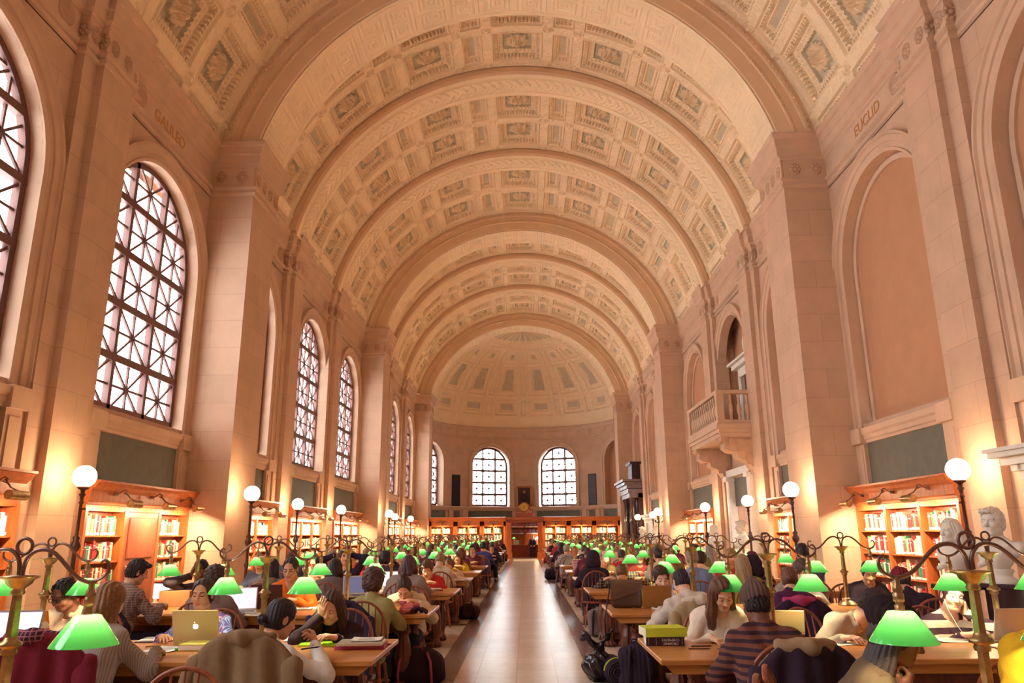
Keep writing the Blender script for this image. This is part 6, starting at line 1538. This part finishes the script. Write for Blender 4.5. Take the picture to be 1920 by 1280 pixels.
laptop(1476, 1186, PI - .2, 'pale tablet lid seen from behind beside the brown beanie', .26, .18, mat('tablet_lid', '#d8c890', .3, metal=.3), logo=False)
paper(1790, 1200, (.34, .24), .1, 'white sheets before the woman in striped sweater'); slab('phone', 'phone', 1800, 1197, (.13, .065, .012), .3, 'dark red phone on the table before the striped sweater', mat('phone_red', '#7a2f2c', .4)); openbook(1838, 1194, .26, .2, .2, 'open magazine under the forearm of the striped sweater')
laptop(1882, 1200, PI + .1, 'pale silver laptop seen from behind at the right edge', .34, .24, SILVER, logo=False); paper(1900, 1212, (.36, .26), .1, 'white papers at the right edge of the first right table'); pen(1832, 1202, .3, 'lime highlighter near the dark red phone', mat('pen_lime', '#b8c83a', .5))
# right row, farther tables
bg_ = thing('messenger_bag', 'brown leather messenger bag standing on the second right table', 'bag', P_(1175, 1139), -.03)
s_ = SDF((-.24, -.12, -.01), (.24, .12, .36), .009); s_.box((0, 0, .15), (.175, .055, .15), .05); s_.folds(.002, 30); V, F = s_.net(); MB().addnp(V, F, 0, True).build('body', mat('bag_leather', '#5c4030', .45, spec=.4, noise=.25, nscale=9), bg_)
bm = MB(); bm.grid(np.array([[(x, y, z) for x in np.linspace(-.178, .182, 10)] for y, z in ((.0, .304), (-.04, .300), (-.062, .26), (-.066, .16), (-.064, .07))]) + np.array([[(0, 0, (-.0 if i < 3 else (.13 * (j / 9) * (i - 2) / 2))) for j in range(10)] for i in range(5)]), 0, True); bm.build('flap', mat('bag_flap', '#6d4c38', .4, spec=.45, noise=.2, nscale=7), bg_)
MB().tube([(-.17, -.02, .28), (-.21, -.06, .1), (-.23, -.10, .02), (-.26, -.16, -.10), (-.25, -.12, -.3), (-.2, -.05, -.2)], .008, 6).build('strap', BLACK, bg_)
laptop(1228, 1139, PI + .05, 'wood brown laptop seen from behind beside the messenger bag', .32, .24, mat('laptop_wood', '#b07a42', .5), logo=False); laptop(1252, 1142, .25, 'white laptop with a dark screen before the man in pale grey sweater', .30, .22, mat('laptop_white', '#d9d2cc', .5), scr=screen('blue', '#5a6a86', .6), logo=False, ang=1.9)
slab('phone', 'phone', 1118, 1101, (.15, .08, .03), .1, 'dark case on the near corner of the third right table', DARKP); openbook(1290, 1152, .28, .2, 0, 'open book in front of the man in pale grey sweater')
bx = thing('shopping_bag', 'red and white diagonally striped bag standing on the aisle end of the fourth right table', 'bag', P_(1085, 1070)); MB().box((0, 0, .13), (.26, .1, .26), bev=.01).build('body', cloth('#f0d8d0', 'stripe', '#b84a5a', 1.6), bx)
for h_ in (-1, 1): MB().tube([(h_ * .06 - .03, 0, .26), (h_ * .06 - .02, 0, .32), (h_ * .06 + .02, 0, .32), (h_ * .06 + .03, 0, .26)], .005, 6).build('handle', mat('bag_cord', '#e0c8c0', .7), bx)
laptop(1372, 1075, .3, 'laptop with a photo on screen beside the blue shirted man', .34, .24, mat('laptop_dark', '#4a2a2c', .5), scr=screen('photo', '#8a96a8', .8), logo=False)
# floor: bags, backpacks, plastic sack, rolled mat
def sack(name, cat, px, py, label, size, m, parts=(), seed=0, res=.016, z=0, fold=.010, rz=0):
    t = thing(name, label, cat, P_(px, py, z), rz); w, d, h = size; R = random.Random(seed)
    s = SDF((-w * .75, -d * .75, -.01), (w * .75, d * .75, h * 1.3), res); s.box((0, 0, h * .45), (w / 2, d / 2, h * .45), min(w, d) * .35); s.ell((0, 0, h * .72), (w * .4, d * .4, h * .3), .06)
    s.ell((0, -d * .42, h * .32), (w * .34, d * .16, h * .24), .03); s.folds(fold, 26, seed); s.plane((0, 0, .004), (0, 0, -1)); V, F = s.net(); MB().addnp(V, F, 0, True).build('body', m, t)
    for f in parts: f(t, w, d, h)
    return t
def straps(m):
    def f(t, w, d, h):
        for s in (-1, 1): MB().tube([(s * w * .2, -d * .35, h * .95), (s * w * .28, -d * .62, h * .75), (s * w * .3, -d * .62, h * .4), (s * w * .3, -d * .5, h * .1)], .014, 6).build('strap', m, t)
        MB().tube([(-.05, 0, h * .98), (-.04, -.02, h * 1.08), (.04, -.02, h * 1.08), (.05, 0, h * .98)], .010, 6).build('handle', m, t)
    return f
sack('backpack', 'backpack', 782, 1285, 'black backpack with a pink strap on the floor by the left aisle', (.58, .36, .36), cloth('#38242e'), (straps(mat('strap_pink', '#b8486a', .6)),), 1)
sack('backpack', 'backpack', 1196, 1296, 'large black quilted backpack on the floor under the stacked textbooks', (.34, .28, .46), cloth('#3a2a36', 'vstripe', '#2c2030', .8), (straps(BLACK),), 2)
pb = thing('plastic_sack', 'shiny knotted black plastic sack on the floor by the right aisle', 'bag', P_(1122, 1276, 0)); s_ = SDF((-.24, -.22, -.01), (.3, .22, .62), .011)
s_.ell((0, 0, .15), (.17, .16, .15), .03); s_.cap((0, 0, .26), (.02, 0, .34), .05, .03, .04); s_.cap((.02, 0, .34), (-.14, -.02, .46), .03, .05, .02); s_.cap((.02, 0, .34), (.16, .02, .50), .03, .025, .02); s_.folds(.009, 55, 3); s_.plane((0, 0, .004), (0, 0, -1)); V, F = s_.net(); MB().addnp(V, F, 0, True).build('sack', mat('black_plastic', '#2e1e28', .18, spec=.6, bump=.5, bscale=18), pb)
rm = thing('rolled_mat', 'black rolled mat with a lime edge strap standing end-on by the plastic sack', 'mat', P_(1153, 1280, 0), .1); MB().lathe([(.02, -.2), (.125, -.2), (.13, -.19), (.13, .2), (.02, .2)], (0, 0, .132), 26, axis=(0, 1, 0)).build('roll', cloth('#3d2c38'), rm)
for r_ in (.05, .08, .105): MB().tube([(r_ * math.cos(a), -.203, .132 + r_ * math.sin(a)) for a in np.linspace(0, 2 * PI, 24, endpoint=False)], .005, 5, closed=True).build('spiral_edge', mat('mat_edge', '#54404c', .7), rm)
MB().tube([(.135 * math.cos(a), -.12, .132 + .135 * math.sin(a)) for a in np.linspace(.2, PI - .1, 16)], .008, 6).build('strap', YEL, rm)
sack('backpack', 'backpack', 1122, 1193, 'grey and black backpack leaning by the third right table leg', (.32, .24, .42), cloth('#8a7470'), (straps(BLACK),), 5)
sack('backpack', 'backpack', 1036, 1086, 'black duffel bags heaped by the right aisle halfway down', (.55, .4, .38), cloth('#3a2a34'), (straps(BLACK),), 6, .02)
sack('handbag', 'bag', 1024, 1056, 'small red bag on the floor by the far right aisle', (.3, .25, .3), cloth('#b8303a'), (straps(BLACK),), 7, .02)
sack('handbag', 'bag', 880, 1160, 'dark bag on the floor under the fourth left table end', (.4, .3, .25), cloth('#4a3034'), (straps(BLACK),), 8, .02)
sack('handbag', 'bag', 868, 1130, 'brown bag on the floor under the fifth left table end', (.45, .3, .22), cloth('#6a4a40'), (straps(BLACK),), 9, .02)
sack('backpack', 'backpack', 946, 1052, 'black round backpack by the far left aisle', (.36, .3, .45), cloth('#33242e'), (straps(BLACK),), 10, .02)
# coats hung over chair backs
def coat(x, y, rz, label, m, lining=None, w=.30, low=.40, seed=0, sleeves=True, top=1.0):
    t = thing('coat', label, 'coat', (x, y, 0), rz); R = np.random.default_rng(seed); ph = R.uniform(0, 6, 5)
    nu, nv = 46, 44; u = np.linspace(-1, 1, nu)[:, None] * np.ones((1, nv)); v = np.linspace(0, 1, nv)[None] * np.ones((nu, 1))
    zt = top - .16 * np.abs(u) ** 2.6; out = np.clip((v - .34) / .66, 0, 1); inn = np.clip((.26 - v) / .26, 0, 1); mid = np.clip((v - .26) / .08, 0, 1)
    Z = zt - out * (zt - low - .05 * np.sin(u * 3 + ph[0])) - inn * .42 + .03 * np.sin(mid * PI) * (out == 0) * (inn == 0)
    Y = -.19 - (zt - .44) * .2 * (1 - out * .6) - out * (.08 + .05 * out) + inn * .02 - mid * .05
    fold = (.030 * np.sin(u * 7 + ph[1] + 1.6 * out) + .020 * np.sin(u * 15 + ph[2]) + .008 * np.sin(11 * v + 4 * u + ph[3])) * (.25 + out)
    X = u * w * (1 + .12 * out) + .012 * np.sin(8 * v + ph[4]); P = np.stack([X, Y - fold, Z], -1); Q = P + np.array((0, .014, 0)) * np.where(v > .3, 1, -1)[..., None]
    mb = MB(); mb.grid(P, 0, True); mb.grid(Q, 1, True, flip=True)
    for i in (0, -1): mb.grid(np.stack([P[i], Q[i]], 0), 0, flip=(i == 0))
    for j in (0, -1): mb.grid(np.stack([P[:, j], Q[:, j]], 0), 0)
    mb.build('body', [m, lining or m], t)
    if sleeves:
        for sx in (-1, 1):
            s = SDF((-.5, -.5, .2), (.5, .1, 1.1), .016); a = np.array((sx * w * .92, -.29, top - .16)); s.cap(a, a + (sx * .05, -.07, -.2), .062, .058, .03); s.cap(a + (sx * .05, -.07, -.2), a + (sx * .03, -.08, -.46), .056, .05, .03); s.folds(.006, 46, seed + sx); V, F = s.net(); MB().addnp(V, F, 0, True).build('sleeve', m, t)
    s = SDF((-.3, -.45, top - .2), (.3, .0, top + .2), .013); s.cap((-.14, -.28, top - .01), (0, -.33, top + .0), .038, .045, .03); s.cap((.14, -.28, top - .01), (0, -.33, top + .0), .038, .045, .03); s.folds(.005, 50, seed); V, F = s.net(); MB().addnp(V, F, 0, True).build('collar', lining or m, t)
    return t
def coat_at(px, Y, rz, label, m, **k): p = at(px, 1150, Y); return coat(p.x, Y, rz, label, m, **k)
coat_at(505, 4.98, -.1, 'crumpled olive brown jacket over a chair back at the first left table', cloth('#8a6d52'), w=.32, seed=1, top=.97)
coat_at(118, 4.80, .1, 'maroon jacket with plaid flannel lining over a chair back at lower left', cloth('#7a2436'), lining=cloth('#4a2838', 'plaid', '#a86a7a', 2), w=.32, seed=2, top=1.0)
coat_at(1470, 4.62, .05, 'dark coat with tan lining over a chair beside the striped shawl', cloth('#3f2e3e'), lining=cloth('#a58468'), w=.30, seed=3, top=.96)
coat_at(1300, 7.88, .05, 'beige jacket over the chair of the man in pale grey sweater', cloth('#b59a78'), lining=cloth('#d8c4b0'), w=.28, seed=4, top=.93)
coat_at(1492, 7.88, -.1, 'black jacket with pink trim over the chair of the auburn ponytail', cloth('#3a2638'), lining=cloth('#b8406a'), w=.30, seed=5, top=.92)
coat_at(650, 7.93, 0, 'dark navy coat over the chair beside the olive sweater', cloth('#3a3044'), w=.30, seed=6, top=.9)
coat_at(250, 7.93, -.45, 'black coat over the chair of the man in plaid', cloth('#33242f'), w=.28, seed=7, top=.86)
chair(at(650, 1150, 7.93).x, 7.93, 0, 'hoop-back chair under the dark navy coat beside the olive sweater'); chair(at(310, 1200, 3.62).x, 3.62, PI + .05, 'empty hoop-back chair in front of the left tables at the lower edge'); chair(at(118, 1150, 4.78).x, 4.78, .1, 'hoop-back chair under the maroon jacket at lower left'); chair(at(1470, 1150, 4.6).x, 4.6, .05, 'hoop-back chair under the dark coat with tan lining')
chair(at(1597, 1100, 9.55).x, 9.55, PI - .1, 'empty hoop-back chair at the second right table under the bookcase'); chair(at(1545, 1260, 3.55).x, 3.55, PI + 1.2, 'hoop-back chair of the man with dreadlocks at the lower edge')
# marble busts on dark pedestals along the right wall
def bust(x, y, rz, label, s=1.25, hs='short', zb=1.08, kind='m', beard=False):
    t = thing('marble_bust', label, 'bust', (x, y, zb), rz, None)
    mb = MB(); V, F, M = head(kind, 'down', True); H = np.array((0, .02, .47)) ; mb.addnp(V * 1.12 + H, F, 0, True)
    if hs: Vh, Fh = hair(hs, True); mb.addnp(Vh * 1.12 + H, Fh, 0, True)
    d = SDF((-.34, -.22, -.02), (.34, .24, .42), .012); d.cap((-.17, -.01, .22), (.17, -.01, .22), .075, None, .05); d.ell((0, .03, .17), (.16, .11, .15), .06); d.cap((0, 0, .25), (0, .0, .36), .07, .06, .04); d.cap((0, .02, .02), (0, .02, .1), .07, .09, .04); d.cap((-.2, .02, .2), (.12, .12, .06), .03, .03, .03); d.cap((.2, .0, .2), (.05, .13, .1), .025, None, .03); d.folds(.006, 40, int(y)); d.plane((0, 0, .02), (0, 0, -1)); V, F = d.net(); mb.addnp(V, F, 0, True)
    o = mb.build('figure', MARBLE, t); o.scale = (s, s, s); o.location.z = .12
    MB().lathe([(.17, 0), (.17, .03), (.13, .05), (.10, .09), (.13, .13), (.12, .15)], seg=20).build('socle', MARBLE, t)
    p = thing('pedestal', 'dark marble pedestal under the ' + label.split(',')[0], 'pedestal', (x, y, 0), rz)
    MB().box((0, 0, .06), (.46, .46, .12), bev=.015).build('plinth', DMARB, p); MB().lathe([(.2, .12), (.19, .16), (.185, zb - .08), (.2, zb - .05)], seg=20).build('shaft', DMARB, p); MB().box((0, 0, zb - .025), (.42, .42, .05), bev=.01).build('cap', DMARB, p)
def bust_at(px, Y, rz, label, **k): p = at(px, 1000, Y); bust(p.x, Y, rz, label, **k)
bust_at(1866, 8.6, PI - 1.0, 'white marble bust with short hair, nearest on the right wall', s=1.12, zb=1.0)
bust_at(1785, 9.0, PI / 2 + .3, 'white marble bust with long swept hair before the right bookcase', s=1.0, hs='bob', zb=.96)
bust_at(1392, 20.6, PI / 2, 'white marble bust facing the aisle under the EXIT sign', s=1.25, zb=.98); bust_at(1339, 24.2, PI / 2 + .4, 'white marble bust before the bookcase past the balcony', s=1.25, zb=.9, hs='bob')
bust_at(1231, 35.5, PI / 2, 'white marble bust before the pale far chimneypiece', s=1.3, zb=.95); bust_at(1205, 38.5, PI / 2, 'white marble bust nearest the dark marble doorway', s=1.3, zb=.95)
# earphones of the woman in stripes, librarian behind the portal
lib_p, _ = person(.55, 53.0 - .4, PI, 'grey-haired person in dark jacket behind the counter beyond the portal', top='#3f3a56', hair_style='grey', hair_c='#d8c8b8', pitch=.3, lean=.3, res=.03, seat=.62)
# ------------------------------------------------------------------ camera, light, view
def cam_basis(yaw, pitch, roll):
    cy, sy, cp, sp = math.cos(yaw), math.sin(yaw), math.cos(pitch), math.sin(pitch)
    f = Vector((-sy * cp, cy * cp, sp)); r = Vector((cy, sy, 0)); u = r.cross(f)
    return r * math.cos(roll) + u * math.sin(roll), u * math.cos(roll) - r * math.sin(roll), f
cd = bpy.data.cameras.new('camera'); co = bpy.data.objects.new('camera', cd); COL.objects.link(co)
r, u, f = cam_basis(.0169, .253, -.0065)
M = Matrix(((r.x, u.x, -f.x, .1251), (r.y, u.y, -f.y, 0), (r.z, u.z, -f.z, HC), (0, 0, 0, 1)))
co.matrix_world = M; cd.sensor_width = 36; cd.lens = 36 * 1395.8 / 1920; cd.clip_start = .1; cd.clip_end = 300
S.camera = co
w = bpy.data.worlds.new('daylight'); S.world = w; w.use_nodes = True
bg = w.node_tree.nodes['Background']; bg.inputs[0].default_value = (.93, .98, 1.0, 1); bg.inputs[1].default_value = WORLD
def area(name, loc, rot, sx, sy, power, col):
    l = bpy.data.lights.new(name, 'AREA'); l.shape = 'RECTANGLE'; l.size = sx; l.size_y = sy; l.energy = power; l.color = col
    o = bpy.data.objects.new(name, l); COL.objects.link(o); o.location = loc; o.rotation_euler = rot; return o
def portal(name, loc, rot, sx, sy):
    o = area(name, loc, rot, sx, sy, 1, (1, 1, 1)); o.data.cycles.is_portal = True
for yc, hw in [(1.6, 1.85)] + [(o_[2], o_[3]) for o_ in OPEN]: portal('window_portal', (-XG - .12, yc, (ZB + ZT) / 2), (0, -PI / 2, 0), ZT - ZB, 2 * hw)
for c in (-.365, .365, -1.17):
    x, y, z = apt(c, AR + .56, 5.9); portal('window_portal', (x, y, z), (PI / 2, 0, PI - c + PI), 3.1, 4.6)
S.view_settings.view_transform = 'Standard'; S.view_settings.look = 'None'; S.view_settings.exposure = EXPO; S.view_settings.gamma = 1
S.view_settings.use_curve_mapping = False
cy = S.cycles; cy.use_denoising = True; cy.max_bounces = 6; cy.diffuse_bounces = 3; cy.glossy_bounces = 2; cy.transmission_bounces = 4; cy.transparent_max_bounces = 6
cy.use_adaptive_sampling = True; cy.adaptive_threshold = .12; cy.adaptive_min_samples = 16
cy.caustics_reflective = False; cy.caustics_refractive = False; cy.sample_clamp_indirect = 6; cy.use_light_tree = True; cy.blur_glossy = .5
try: cy.denoiser = 'OPENIMAGEDENOISE'
except Exception: pass
